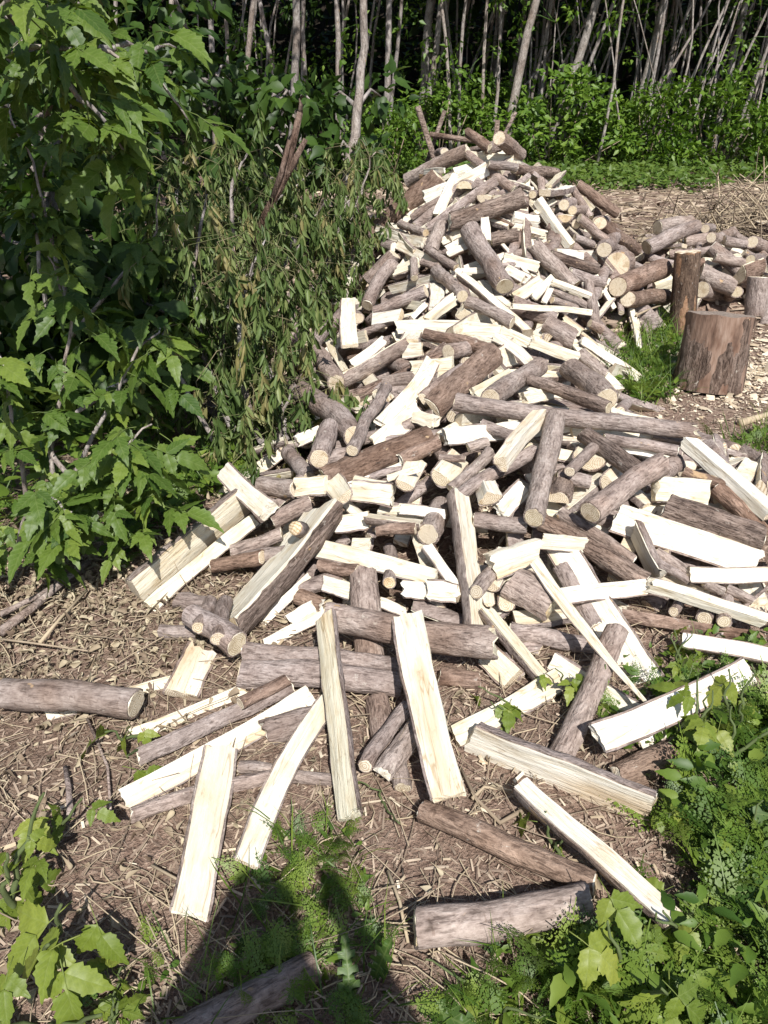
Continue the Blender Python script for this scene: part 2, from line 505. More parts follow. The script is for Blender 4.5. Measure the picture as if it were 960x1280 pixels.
# ------------------------------------------------------------------ ground
def mat_ground():
    m, nt, b = new_mat('forest_floor')
    v = mapped(nt, (1, 1, 1), offset_by_random=False)
    n1 = tex_noise(nt, v, 1.1, 5, 0.6)
    n2 = tex_noise(nt, v, 38.0, 6, 0.7, 0.8)
    n3 = tex_noise(nt, v, 140.0, 3, 0.6)
    c = ramp(nt, n2, [(0.28, (0.10, 0.068, 0.054)), (0.45, (0.285, 0.206, 0.164)), (0.62, (0.43, 0.33, 0.265)), (0.8, (0.56, 0.45, 0.355))])
    c1 = ramp(nt, n1, [(0.3, (0.62, 0.60, 0.55)), (0.6, (1.05, 1.0, 0.97))])
    c = mixc(nt, 0.85, c, c1, 'MULTIPLY')
    c3 = ramp(nt, n3, [(0.3, (0.6, 0.58, 0.56)), (0.65, (1.15, 1.12, 1.1))])
    c = mixc(nt, 0.8, c, c3, 'MULTIPLY')
    # dark soil far inside the wood, with the wood's shade put into its colour
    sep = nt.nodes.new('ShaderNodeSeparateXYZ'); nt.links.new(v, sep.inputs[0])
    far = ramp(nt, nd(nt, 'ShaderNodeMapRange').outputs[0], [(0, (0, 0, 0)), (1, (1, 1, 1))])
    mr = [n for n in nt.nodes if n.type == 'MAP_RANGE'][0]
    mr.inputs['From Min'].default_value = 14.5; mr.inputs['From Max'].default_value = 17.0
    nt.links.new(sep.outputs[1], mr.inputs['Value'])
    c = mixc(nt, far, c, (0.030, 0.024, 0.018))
    nt.links.new(c, b.inputs['Base Color'])
    b.inputs['Roughness'].default_value = 0.95
    b.inputs['Specular IOR Level'].default_value = 0.1
    ad = nd(nt, 'ShaderNodeMath', operation='ADD')
    nt.links.new(n2, ad.inputs[0]); nt.links.new(n3, ad.inputs[1])
    add_bump(nt, b, ad.outputs[0], 0.9, 0.02)
    return m

def build_ground():
    def axis(lo, hi, step, far_lo, far_hi):
        mid = list(np.arange(lo, hi + 1e-6, step))
        a, s = [], step
        x = lo
        while x > far_lo:
            s *= 1.25; x -= s; a.append(x)
        c, s, x = [], step, hi
        while x < far_hi:
            s *= 1.25; x += s; c.append(x)
        return np.array(a[::-1] + mid + c)
    xs = axis(-2.4, 3.2, 0.05, -160, 160)
    ys = axis(0.3, 7.2, 0.05, -80, 220)
    nx, ny = len(xs), len(ys)
    V = np.zeros((ny, nx, 3), dtype=np.float32)
    for j, y in enumerate(ys):
        for i, x in enumerate(xs):
            V[j, i] = (x, y, terrain(float(x), float(y)))
    idx = np.arange(nx * ny).reshape(ny, nx)
    a, b_, c, d = idx[:-1, :-1], idx[:-1, 1:], idx[1:, 1:], idx[1:, :-1]
    F = np.concatenate([np.stack([a, b_, c], -1).reshape(-1, 3), np.stack([a, c, d], -1).reshape(-1, 3)])
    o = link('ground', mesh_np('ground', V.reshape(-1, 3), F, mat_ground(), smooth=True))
    tag(o, kind='structure', label='brown woodland floor littered with chips and dry stems')
build_ground()

# ------------------------------------------------------------------ leaf shapes
def leaflet_base(w=0.25, droop=0.25, fold=0.35, teeth=True, twist=0.0):
    xs = [0.0, 0.12, 0.30, 0.42, 0.55, 0.68, 0.80, 1.0]
    hw = [0.0, 0.62, 1.0, 0.86, 0.90, 0.52, 0.40, 0.0] if teeth else [0.0, 0.5, 0.85, 1.0, 0.92, 0.7, 0.45, 0.0]
    V, F = [], []
    for x, h in zip(xs, hw):
        z0 = -droop * x * x
        y = h * w
        for s in (0, 1, -1):
            V.append((x, s * y, z0 + (fold * y if s else 0.0) + twist * s * y * x))
    n = len(xs)
    for i in range(n - 1):
        a, b = i * 3, i * 3 + 3
        if i == 0:
            F += [(a, b, b + 1), (a, b + 2, b)]
        elif i == n - 2:
            F += [(a, b, a + 1), (a, a + 2, b)]
        else:
            F += [(a, b, b + 1), (a, b + 1, a + 1), (a, a + 2, b + 2), (a, b + 2, b)]
    return np.array(V, dtype=np.float32), np.array(F, dtype=np.int32)

LEAF1 = leaflet_base(0.30, 0.25, 0.35)
SIMPLE = (np.array([(0, 0, 0), (0.38, 0.26, 0.06), (0.45, 0, -0.04), (0.38, -0.26, 0.06), (1, 0, -0.22)], dtype=np.float32),
          np.array([(0, 2, 1), (0, 3, 2), (1, 2, 4), (2, 3, 4)], dtype=np.int32))
WILTED = (np.array([(0, 0, 0), (0.3, 0.10, 0.05), (0.35, 0, -0.03), (0.3, -0.10, 0.05), (0.7, 0.085, 0.03), (0.7, 0, -0.05), (0.7, -0.085, 0.04), (1, 0.01, -0.10)], dtype=np.float32),
          np.array([(0, 2, 1), (0, 3, 2), (1, 2, 5), (1, 5, 4), (2, 3, 6), (2, 6, 5), (4, 5, 7), (5, 6, 7)], dtype=np.int32))
BLADE = (np.array([(0, -0.012, 0), (0, 0.012, 0), (0.35, -0.012, 0.02), (0.35, 0.012, 0.02), (0.7, -0.008, -0.03), (0.7, 0.008, -0.03), (1, 0, -0.2)], dtype=np.float32),
         np.array([(0, 2, 3), (0, 3, 1), (2, 4, 5), (2, 5, 3), (4, 6, 5)], dtype=np.int32))

def serrated_base(w, droop, fold, twist, r):
    """toothed leaflet with a drawn-out tip; also returns leaf coordinates"""
    n = 15
    V, F, UV = [], [], []
    lob = r.uniform(0.0, 0.22)
    for i in range(n):
        s = i / (n - 1)
        hw = (math.sin(math.pi * s ** 0.62) ** 0.85 if 0 < s < 1 else 0.0) * (1 - 0.35 * s)
        hw *= (1.0 + (0.10 if i % 2 else -0.08)) * (1 + lob * math.sin(s * 13 + 1))
        z0 = -droop * s * s
        for k in (0, 1, -1):
            y = k * hw * w * r.uniform(0.93, 1.07)
            V.append((s + (0.02 if (i % 2 and k) else 0), y, z0 + fold * abs(y) + twist * y * s + 0.012 * math.sin(s * 19 + k)))
            UV.append((s, y, 0))
    for i in range(n - 1):
        p, q = 3 * i, 3 * i + 3
        F += [(p, q, q + 1), (p, q + 1, p + 1), (p, p + 2, q + 2), (p, q + 2, q)]
    return (np.array(V, dtype=np.float32), np.array(F, dtype=np.int32)), np.array(UV, dtype=np.float32)

def compound_leaf(seed, n_pairs=1, wl=0.255, mat='leaf'):
    """a box elder leaf, petiole along +x, leaflets round its end; unit length about 1"""
    r = random.Random(seed)
    g = Geo()
    pet = 0.30
    pv, pf = tube([(0, 0, 0), (pet * 0.6, 0, 0.03), (pet, 0, 0.02), (pet + 0.16 * n_pairs, 0, 0.0)], [0.010, 0.008, 0.007, 0.005], 4)
    g.add(pv, pf, 0.6)
    uv = [np.zeros((len(pv), 3), dtype=np.float32)]
    specs = [(pet + 0.16 * n_pairs, r.uniform(-0.2, 0.2), 0.62)]
    for k in range(n_pairs):
        for s in (1, -1):
            if r.random() < 0.08: continue
            specs.append((pet + 0.16 * k, s * math.radians(r.uniform(42, 70)), r.uniform(0.40, 0.60) * (0.9 ** k)))
    for x, ang, L in specs:
        base, buv = serrated_base(wl * r.uniform(0.85, 1.2), r.uniform(0.05, 0.5), r.uniform(0.05, 0.5), r.uniform(-0.25, 0.25), r)
        D = np.array([[math.cos(ang), math.sin(ang), r.uniform(-0.4, 0.08)]])
        X, Y, Z = frames(D, RNG, jitter=0.2)
        g.inst(base, np.array([[x, 0, 0]]), X, Y, Z, np.array([L]), np.array([r.random()]))
        uv.append(buv)
    me = g.mesh('compound_leaf', M[mat], smooth=True)
    at_ = me.attributes.new('leafuv', 'FLOAT_VECTOR', 'POINT')
    at_.data.foreach_set('vector', np.concatenate(uv).ravel())
    return me

LEAF_MESHES = [compound_leaf(s, 2 if s % 3 else 1) for s in range(10)]
SEED_MESHES = [compound_leaf(50 + s, 1, 0.30, 'seedling') for s in range(6)]

def put_leaf(parent, p, d, size, upj=0.35, name='leaf', mesh=None):
    """one leaf object at world point p pointing along d"""
    o = bpy.data.objects.new(name, mesh or R_.choice(LEAF_MESHES))
    COL.objects.link(o)
    d = Vector(d).normalized()
    up = Vector((R_.gauss(0, upj), R_.gauss(0, upj) - 0.25, 1.0))
    y = up.cross(d).normalized()
    z = d.cross(y)
    mt = Matrix((d, y, z)).transposed().to_4x4()
    mt.translation = Vector(p) - (parent.location if parent else Vector())
    o.parent = parent
    o.matrix_local = mt @ Matrix.Scale(size, 4)
    return o

# ------------------------------------------------------------------ trees
def crown_geo(rng, clumps, per, size, g, spread=0.5, base=SIMPLE, up=(0, -0.3, 1), droop=-0.25, r_off=0.0):
    for c in clumps:
        c = np.asarray(c, dtype=float)
        rad = c[3] if len(c) > 3 else spread
        n = int(per)
        o = rng.normal(0, 1, (n, 3)); o = unit(o) * (rng.random((n, 1)) ** 0.45) * rad
        o[:, 2] *= 0.8
        P = c[None, :3] + o
        D = unit(o) * 0.7 + rng.normal(0, 0.55, (n, 3)); D[:, 2] += droop
        X, Y, Z = frames(D, rng, up, 0.45)
        S = size * rng.uniform(0.65, 1.3, n)
        g.inst(base, P, X, Y, Z, S, np.clip(rng.normal(0.5, 0.22, n) + r_off + rng.normal(0, 0.1), 0, 1))

def make_high_crown(seed, n_cl=16, per=70, size=0.17, rad=1.5, h=2.6):
    rng = np.random.default_rng(seed)
    g = Geo()
    cl = []
    for _ in range(n_cl):
        d = unit(rng.normal(0, 1, 3)) * rng.random() ** 0.4
        cl.append((d[0] * rad, d[1] * rad, d[2] * h * 0.5, rng.uniform(0.35, 0.7)))
    crown_geo(rng, cl, per, size, g)
    return g.mesh('crown', M['leafm'])
HIGH_CROWNS = [make_high_crown(100 + i) for i in range(4)]

def tree_from_line(name, xt, yt, xb, yb, wpx, Y, label, group=None, ztop=5.6, crown=True, seed=0, bend=0.012, leafy=0, lean_y=0.0):
    """a trunk whose visible stretch passes through two points of the photo's view at distance Y"""
    a, b = at(xb, yb, Y), at(xt, yt, Y)
    d = (b - a)
    if abs(d.z) < 0.2: d.z = 0.2
    slope = Vector((d.x / d.z, lean_y, 1.0))
    zb = terrain(a.x - slope.x * a.z, Y) - 0.05
    foot = Vector((a.x + slope.x * (zb - a.z), Y, zb))
    top = foot + slope * (ztop - zb)
    r = wpx * depth_of(a) / FPX / 2
    t = empty(name, foot)
    pts = [p - foot for p in curve_pts(foot, top, 10, (0, 0, 0), bend, seed)]
    n = len(pts)
    v, f = tube(pts, [r * (1.12 - 0.75 * i / (n - 1)) for i in range(n)], 7, True, 0.12, seed)
    link('trunk', mesh_np('trunk', v, f, M['trunk'], smooth=True), t)
    if leafy:
        rng = np.random.default_rng(seed + 900)
        g = Geo()
        cl = []
        for k in range(leafy):
            i = rng.integers(2, n - 2)
            p = pts[i]
            e = p + Vector((rng.normal(0, 0.35), rng.normal(-0.1, 0.3), rng.normal(0.1, 0.2)))
            tv, tf = tube([p, p.lerp(e, 0.5) + Vector((0, 0, 0.05)), e], [0.012, 0.008, 0.004], 4)
            g.add(tv, tf, 0.0)
            cl.append((e.x, e.y, e.z, 0.22))
        crown_geo(rng, cl, 22, 0.11, g)
        link('side_foliage', g.mesh('side_foliage', M['shrub']), t)
    if crown:
        c = link('crown', HIGH_CROWNS[seed % 4], t, top - foot - Vector((0, 0, 0.9)))
        c.rotation_euler = (0, 0, seed * 1.3)
        k = 0.85 + 0.3 * ((seed * 37) % 10) / 10
        c.scale = (k, k, k * 0.9)
    tag(t, label, 'tree', group)
    return t

TRUNKS = [  # x top, y top, x bottom, y bottom, width px, distance, leafy twigs, label
    (541, 0, 527, 130, 13, 15.5, 3, 'stout twisted pale trunk of a pair growing side by side behind the pile peak'),
    (550, 0, 533, 130, 9, 15.3, 2, 'slimmer trunk pressed against a stout twisted one behind the pile peak'),
    (557, 0, 562, 150, 5, 14.6, 5, 'thin pale sapling just beside the stout twisted pair of trunks'),
    (581, 0, 575, 150, 5, 14.8, 5, 'thin upright sapling with leafy twigs standing straight behind the pile peak'),
    (607, 0, 600, 140, 5, 15.0, 5, 'thin pale sapling beside a leaning grey trunk, leafy low down'),
    (625, 0, 617, 130, 5, 15.2, 4, 'thin sapling next to the leaning grey trunk behind the pile peak'),
    (672, 0, 634, 165, 12, 14.6, 3, 'grey leaning trunk rising from the shrubs right behind the pile peak'),
    (693, 0, 680, 90, 5, 16.5, 0, 'thin straight stem deeper behind the leaning grey trunk'),
    (742, 8, 705, 125, 13, 15.0, 0, 'thick smooth grey trunk leaning above the largest bright shrub'),
    (762, 25, 728, 105, 6, 15.8, 0, 'thinner stem leaning parallel beside the thick smooth grey trunk'),
    (783, 0, 752, 170, 4, 14.2, 2, 'thin bowed stem between two bright shrubs'),
    (826, 0, 803, 105, 11, 15.4, 0, 'grey trunk with a thin stem touching it behind the bright shrubs'),
    (833, 0, 811, 120, 6, 15.1, 1, 'thin stem touching a thicker grey trunk behind the bright shrubs'),
    (930, 0, 911, 90, 10, 15.8, 0, 'grey trunk among fan of thin leaning stems at the wood edge'),
    (905, 15, 842, 140, 4, 15.2, 0, 'thin strongly leaning stem of the fan at the wood edge'),
    (885, 0, 830, 100, 4, 15.6, 0, 'thin leaning stem near the grey trunk at the wood edge'),
    (868, 0, 826, 110, 4, 16.2, 0, 'thin leaning stem crossing others at the wood edge'),
    (952, 30, 915, 110, 4, 15.0, 0, 'short thin leaning stem beside the last shrub at the wood edge'),
    (962, 45, 932, 130, 5, 14.6, 0, 'thin leaning stem rising from the shrub beside the brush heap'),
    (491, 0, 484, 130, 9, 13.5, 3, 'upright trunk behind the wilted brush, bark pale and streaked'),
    (501, 0, 493, 90, 6, 14.5, 2, 'thin stem close behind the upright streaked trunk'),
    (416, 0, 422, 150, 8, 12.0, 1, 'pale trunk standing in the shade behind the broken forked limb'),
    (384, 0, 386, 120, 6, 12.5, 1, 'thin pale trunk in the dark wood behind the broken forked limb'),
    (325, 0, 341, 70, 7, 12.5, 0, 'pale leaning trunk in the dark wood above the wilted brush'),
    (311, 0, 308, 100, 8, 11.5, 0, 'pale straight trunk in the dark wood above the wilted brush'),
    (279, 0, 281, 60, 6, 13.0, 0, 'short visible pale stem in the dark wood above the wilted brush'),
    (214, 0, 212, 45, 8, 12.5, 0, 'pale trunk glimpsed between box elder leaves in the dark wood'),
    (145, 0, 142, 30, 7, 13.5, 0, 'pale stem glimpsed above the overhanging box elder leaves'),
    (238, 60, 262, 118, 6, 9.0, 0, 'pale crooked stem slanting through shade above the wilted brush'),
]
for i, (xt, yt, xb, yb, w, Y, lf, lab) in enumerate(TRUNKS):
    tree_from_line('wood_edge_tree', xt, yt, xb, yb, w * 0.92, Y, lab, 'slim trees along the edge of the wood', ztop=5.4 + (i % 4) * 0.4, seed=i, leafy=lf + (4 if xt < 520 else 2), bend=0.022)
# thinner stems deeper in the wood
for i in range(70):
    Y = R_.uniform(16.0, 24)
    x = R_.choice([R_.uniform(480, 990), R_.uniform(480, 990), R_.uniform(150, 990)])
    dx, w = R_.gauss(18, 14) * (x - 250) / 500, R_.uniform(2.0, 5.2)
    tree_from_line('forest_tree', x + dx, 0, x, 110, w, Y,
                   ('very thin' if w < 3.6 else 'slim' if w < 5 else 'stouter') + ' pale ' + ('strongly leaning' if abs(dx) > 24 else 'slightly leaning' if abs(dx) > 8 else 'upright')
                   + ' stem ' + ('just behind the first trunks of the wood' if Y < 19.5 else 'midway into the dark wood' if Y < 22 else 'farthest back in the dark wood'), 'slim stems deep inside the dark wood', ztop=R_.uniform(5.5, 7.0), seed=200 + i, bend=0.03, leafy=R_.choice([0, 0, 2, 4]))

# thin bare stems leaning over one another at the wood edge, each its own
for i in range(44):
    x = R_.choice([R_.uniform(480, 990), R_.uniform(720, 1000), R_.uniform(240, 500)])
    Y = R_.uniform(14.6, 17.5)
    ln = R_.gauss(0.22, 0.22) * (1 if x > 500 else 0.3)
    w = R_.uniform(1.8, 4.2)
    tree_from_line('bare_sapling', x + 100 * ln, 0, x, 100, w, Y,
                   ('hair-thin' if w < 2.6 else 'thin') + ' bare ' + ('steeply slanting' if abs(ln) > 0.4 else 'slanting' if abs(ln) > 0.15 else 'straight') + ' sapling '
                   + ('among the shrubs' if Y < 15.5 else 'between the edge trunks' if Y < 16.5 else 'close behind the edge trunks'),
                   'thin bare saplings along the edge of the wood', ztop=R_.uniform(3.4, 5.0), seed=400 + i, crown=False, bend=0.04, leafy=R_.choice([0, 0, 1, 3]))

# a leafy mass closing the wood far behind
def far_wood():
    rng = np.random.default_rng(5)
    g = Geo()
    n = 26000
    P = np.stack([rng.uniform(-26, 30, n), rng.uniform(25, 33, n), rng.random(n) ** 1.0 * 10.5 + 0.2], 1)
    D = rng.normal(0, 1, (n, 3))
    X, Y, Z = frames(D, rng, (0, -0.5, 1), 0.5)
    g.inst(SIMPLE, P, X, Y, Z, rng.uniform(0.3, 0.6, n), rng.random(n) * 0.6)
    # roof of leaves over the wood
    n = 30000
    P = np.stack([rng.uniform(-18, 22, n), rng.uniform(15.5, 28, n), rng.uniform(4.2, 8.5, n)], 1)
    X, Y, Z = frames(rng.normal(0, 1, (n, 3)), rng, (0, -0.3, 1), 0.6)
    g.inst(SIMPLE, P, X, Y, Z, rng.uniform(0.28, 0.55, n), rng.random(n))
    o = link('forest_foliage', g.mesh('forest_foliage', M['leafm']))
    tag(o, 'dark unbroken mass of leaves closing the wood behind the stems', 'foliage', kind='stuff')
far_wood()

# ---- mid-distance trees on the brush side
def leafy_tree(name, line, Y, label, r0, clumps, per, size, seed, mat='leafm', ztop=4.6, droop=-0.25, group=None):
    """line: photo points from top to foot at distance Y; clumps: (px,py,dY,radius)"""
    pts = [at(px, py, Y + dy) for px, py, dy in line][::-1]
    zb = terrain(pts[0].x, pts[0].y) - 0.05
    foot = Vector((pts[0].x, pts[0].y, zb))
    if pts[0].z > zb + 0.05: pts = [foot] + pts
    else: pts[0] = foot
    d = (pts[-1] - pts[-2]).normalized()
    if d.z < 0.3: d = Vector((d.x, d.y, 0.6)).normalized()
    pts.append(pts[-1] + d * max(0.3, (ztop - pts[-1].z) / d.z))
    t = empty(name, foot)
    L = [p - foot for p in pts]
    # resample
    fine = []
    for a, b in zip(L[:-1], L[1:]):
        for k in range(4): fine.append(a.lerp(b, k / 4))
    fine.append(L[-1])
    n = len(fine)
    fine = [p + Vector((nz(i * .6, seed), nz(i * .6, seed + 5), 0)) * 0.025 for i, p in enumerate(fine)]
    v, f = tube(fine, [r0 * (1.1 - 0.7 * i / (n - 1)) for i in range(n)], 8, True, 0.1, seed)
    link('trunk', mesh_np('trunk', v, f, M['trunk'], smooth=True), t)
    rng = np.random.default_rng(seed)
    g, tw = Geo(), Geo()
    cl = []
    for c in clumps:
        p = (at(c[0], c[1], Y + c[2]) if len(c) == 4 else Vector(c[:3])) - foot
        rad = c[3] if len(c) == 4 else c[4]
        src = min(fine, key=lambda q: (q - p).length + max(0, q.z - p.z) * 1.5)
        mid = src.lerp(p, 0.55) + Vector((0, 0, 0.08))
        tv, tf = tube([src, mid, p], [0.02, 0.012, 0.005], 5)
        link('branch', mesh_np('branch', tv, tf, M['trunk'], smooth=True), t)
        cl.append((p.x, p.y, p.z, rad))
    crown_geo(rng, cl, per, size, g, droop=droop, base=LEAF1)
    link('crown', g.mesh('crown', M[mat]), t)['kind'] = 'stuff'
    tag(t, label, 'tree', group)
    return t

def cl_px(n, x0, x1, y0, y1, d0, d1, r, seed):
    q = random.Random(seed)
    return [(q.uniform(x0, x1), q.uniform(y0, y1), q.uniform(d0, d1), r * q.uniform(0.7, 1.2)) for _ in range(n)]
def cl_w(n, x0, x1, y0, y1, z0, z1, r, seed):
    q = random.Random(seed)
    return [(q.uniform(x0, x1), q.uniform(y0, y1), q.uniform(z0, z1), 0, r * q.uniform(0.7, 1.2)) for _ in range(n)]

leafy_tree('young_tree', [(456, 0, 0), (450, 115, 0), (440, 190, -0.1), (428, 290, -0.3)], 6.6, 'dark curving young tree rising between the wilted brush and the wood pile', 0.05,
           cl_px(9, 400, 500, 120, 290, -0.2, 1.0, 0.26, 1) + cl_w(14, -1.2, 1.0, 5.6, 7.5, 2.7, 4.5, 0.5, 2), 42, 0.13, 31)
leafy_tree('young_tree', [(371, 0, 0), (366, 175, 0), (364, 300, 0)], 7.2, 'straight dark young tree behind the broken forked limb', 0.05,
           cl_px(20, 255, 410, 110, 300, -0.6, 1.2, 0.30, 3) + cl_w(16, -2.4, 0.2, 5.8, 8, 2.6, 4.6, 0.55, 4), 50, 0.13, 32, droop=-0.6)
leafy_tree('young_tree', [(262, 0, 0), (268, 140, 0), (275, 300, 0)], 8.2, 'slender young tree with drooping dark leaves behind the wilted brush', 0.04,
           cl_px(20, 180, 330, 70, 300, -0.6, 1.5, 0.34, 5) + cl_w(16, -3.6, -1.0, 6.5, 9, 2.8, 4.8, 0.6, 6), 50, 0.14, 33, droop=-0.6)
leafy_tree('young_tree', [(30, 0, 0), (60, 200, 0), (72, 330, 0)], 4.6, 'pair-stemmed box elder tree standing in shade behind the near leaves', 0.045,
           cl_px(30, -60, 230, -20, 360, -0.6, 1.6, 0.36, 7) + cl_w(10, -3.4, -1.2, 4.0, 6, 2.4, 4.2, 0.55, 8), 46, 0.13, 34, ztop=4.2)
leafy_tree('young_tree', [(-40, 100, 0), (-20, 300, 0), (0, 420, 0)], 6.0, 'shaded box elder tree at the dark left margin of the clearing, leaves dense', 0.06,
           cl_px(36, -120, 260, 60, 470, -0.2, 2.2, 0.45, 9) + cl_px(34, -60, 250, 330, 600, -2.6, -1.2, 0.34, 19) + cl_w(14, -5, -2, 5, 8, 2.2, 4.6, 0.7, 10), 50, 0.15, 35, ztop=4.6)

# a tree beside the viewer whose high crown shades the brush side and lets flecks of light through
leafy_tree('shade_tree', [(-420, 200, 0), (-420, 600, 0)], 1.6, 'box elder tree beside the path with a high spreading crown over the brush', 0.07,
           cl_w(20, -2.5, -0.75, 0.1, 1.8, 3.1, 4.4, 0.42, 12), 110, 0.15, 36, ztop=4.4)

# ---- bright shrubs in front of the wood
def shrub_mesh(seed, h=1.6, rad=1.1, n_cl=30, per=60, size=0.115):
    rng = np.random.default_rng(seed)
    g = Geo()
    cl = []
    for _ in range(n_cl):
        a, k = rng.uniform(0, 2 * math.pi), rng.random() ** 0.5
        z = rng.random()
        rr = rad * k * (1.0 - 0.45 * z ** 2)
        cl.append((math.cos(a) * rr, math.sin(a) * rr * 0.7, 0.15 + z * h * 0.9 * (1 - 0.35 * k * k), rng.uniform(0.17, 0.34)))
    crown_geo(rng, cl, per, size, g, droop=-0.1, up=(0, -0.35, 1))
    s = Geo()
    for c in cl[::3]:
        tv, tf = tube([(c[0] * 0.2, c[1] * 0.2, -0.05), (c[0] * 0.7, c[1] * 0.7, c[2] * 0.6), c[:3]], [0.014, 0.01, 0.004], 4)
        s.add(tv, tf, 0.5)
    return g.mesh('foliage', M['shrub']), s.mesh('stems', M['twig'])
SHRUBS = [shrub_mesh(300 + i) for i in range(4)]
SHRUB_SPOTS = [  # px, py of the foot, distance, width scale, height scale, label
    (688, 205, 14.6, 1.25, 1.05, 'broad bright green shrub right behind the pile peak under the thick grey trunk'),
    (760, 205, 15.2, 0.9, 0.72, 'lower bright green shrub under the bowed thin stem'),
    (812, 205, 14.8, 0.95, 0.9, 'rounded bright green shrub in front of the trunk with a thin stem touching it'),
    (893, 205, 14.6, 1.2, 1.05, 'large bright green shrub under the fan of thin leaning stems'),
    (965, 205, 14.6, 0.9, 0.85, 'bright green shrub beside the dry brush heap'),
    (610, 215, 15.2, 1.1, 0.95, 'green shrub half hidden by the pile peak, saplings growing through it'),
    (545, 225, 14.8, 1.1, 0.9, 'green shrub behind the metal bars at the pile peak'),
    (480, 240, 12.6, 0.9, 0.8, 'darker green shrub between the upright streaked trunk and the pile'),
]
for i, (px, py, Y, sw, sh, lab) in enumerate(SHRUB_SPOTS):
    p = at(px, py, Y); p.z = terrain(p.x, p.y)
    t = empty('shrub', p, i * 1.1)
    t.scale = (sw, sw, sh)
    link('foliage', SHRUBS[i % 4][0], t)['kind'] = 'stuff'
    link('stems', SHRUBS[i % 4][1], t)
    tag(t, lab, 'shrub', 'shrubs at the edge of the wood')

# second, shaded row of undergrowth just inside the wood
def undergrowth():
    rng = np.random.default_rng(77)
    g = Geo()
    cl = []
    for _ in range(230):
        x, y = rng.uniform(-9, 12), rng.uniform(16.0, 21)
        cl.append((x, y, rng.uniform(0.1, 1.1) if rng.random() < 0.6 else rng.uniform(1.0, 3.2), rng.uniform(0.2, 0.42)))
    crown_geo(rng, cl, 34, 0.13, g)
    o = link('undergrowth', g.mesh('undergrowth', M['leafm']))
    tag(o, 'low shaded undergrowth inside the wood behind the bright shrubs', 'undergrowth', kind='stuff')
undergrowth()

def ground_cover():
    rng = np.random.default_rng(21)
    g = Geo()
    n = 17000
    x = rng.uniform(-2.5, 11, n); y = rng.uniform(11.6, 15.6, n)
    edge = 12.2 + 0.5 * np.sin(x * 1.3) + 0.3 * np.sin(x * 3.7)
    keep = y > edge
    x, y = x[keep], y[keep]; n = len(x)
    P = np.stack([x, y, rng.uniform(0.01, 0.22, n)], 1)
    D = rng.normal(0, 1, (n, 3)); D[:, 2] = D[:, 2] * 0.4 + 0.2
    X, Y, Z = frames(D, rng, (0, -0.3, 1), 0.5)
    g.inst(SIMPLE, P, X, Y, Z, rng.uniform(0.07, 0.15, n), rng.random(n))
    o = link('ground_cover', g.mesh('ground_cover', M['cover']))
    tag(o, 'strip of low bright green ground cover in front of the shrubs', 'ground cover', kind='stuff')
ground_cover()
# ------------------------------------------------------------------ firewood
def section(kind, rr, t=0.35):
    """2-D outline, bark centre at +z: list of chains (points, is_bark); points as (y, z)"""
    if kind == 'R':
        n = 16
        return [([(-math.sin(2 * math.pi * i / n), math.cos(2 * math.pi * i / n)) for i in range(n + 1)], True)]
    if kind in ('H', 'B'):
        off = rr.uniform(-0.15, 0.2) if kind == 'H' else rr.uniform(0.45, 0.58)
        a = math.acos(max(-0.9, min(0.9, off)))
        n = 9
        arc = [(-math.sin(-a + 2 * a * i / n), math.cos(-a + 2 * a * i / n)) for i in range(n + 1)]
        m = 6
        e, s = arc[-1], arc[0]
        cut = rr.uniform(-0.12, 0.12)
        flat = [(e[0] + (s[0] - e[0]) * i / m, e[1] + (s[1] - e[1]) * i / m + cut * math.sin(math.pi * i / m)) for i in range(m + 1)]
        return [(arc, True), (flat, False)]
    if kind == 'Q':
        a = math.radians(rr.uniform(44, 66))
        n = 7
        arc = [(-math.sin(-a + 2 * a * i / n), math.cos(-a + 2 * a * i / n)) for i in range(n + 1)]
        apex = (rr.uniform(-0.15, 0.15), rr.uniform(-0.12, 0.1))
        m = 4
        def seg(p, q):
            return [(p[0] + (q[0] - p[0]) * i / m, p[1] + (q[1] - p[1]) * i / m) for i in range(m + 1)]
        return [(arc, True), (seg(arc[-1], apex), False), (seg(apex, arc[0]), False)]
    if kind == 'P':
        t2 = t * rr.uniform(0.75, 1.2)
        m = 6
        top = [(1 - 2 * i / m, t + (t2 - t) * i / m + 0.05 * math.sin(i * 2.1)) for i in range(m + 1)]
        left = [(-1, t2), (-1.04, t2 * 0.3), (-1.03, -t2 * 0.4), (-0.97, -t2)]
        bot = [(-0.97 + 1.95 * i / m, -t2 + (t2 - t) * i / m) for i in range(m + 1)]
        right = [(0.98, -t), (1.03, -t * 0.3), (1.03, t * 0.4), (1, t)]
        both = rr.random() < 0.35
        return [(top, False), (left, True), (bot, False), (right, both)]
    raise ValueError(kind)

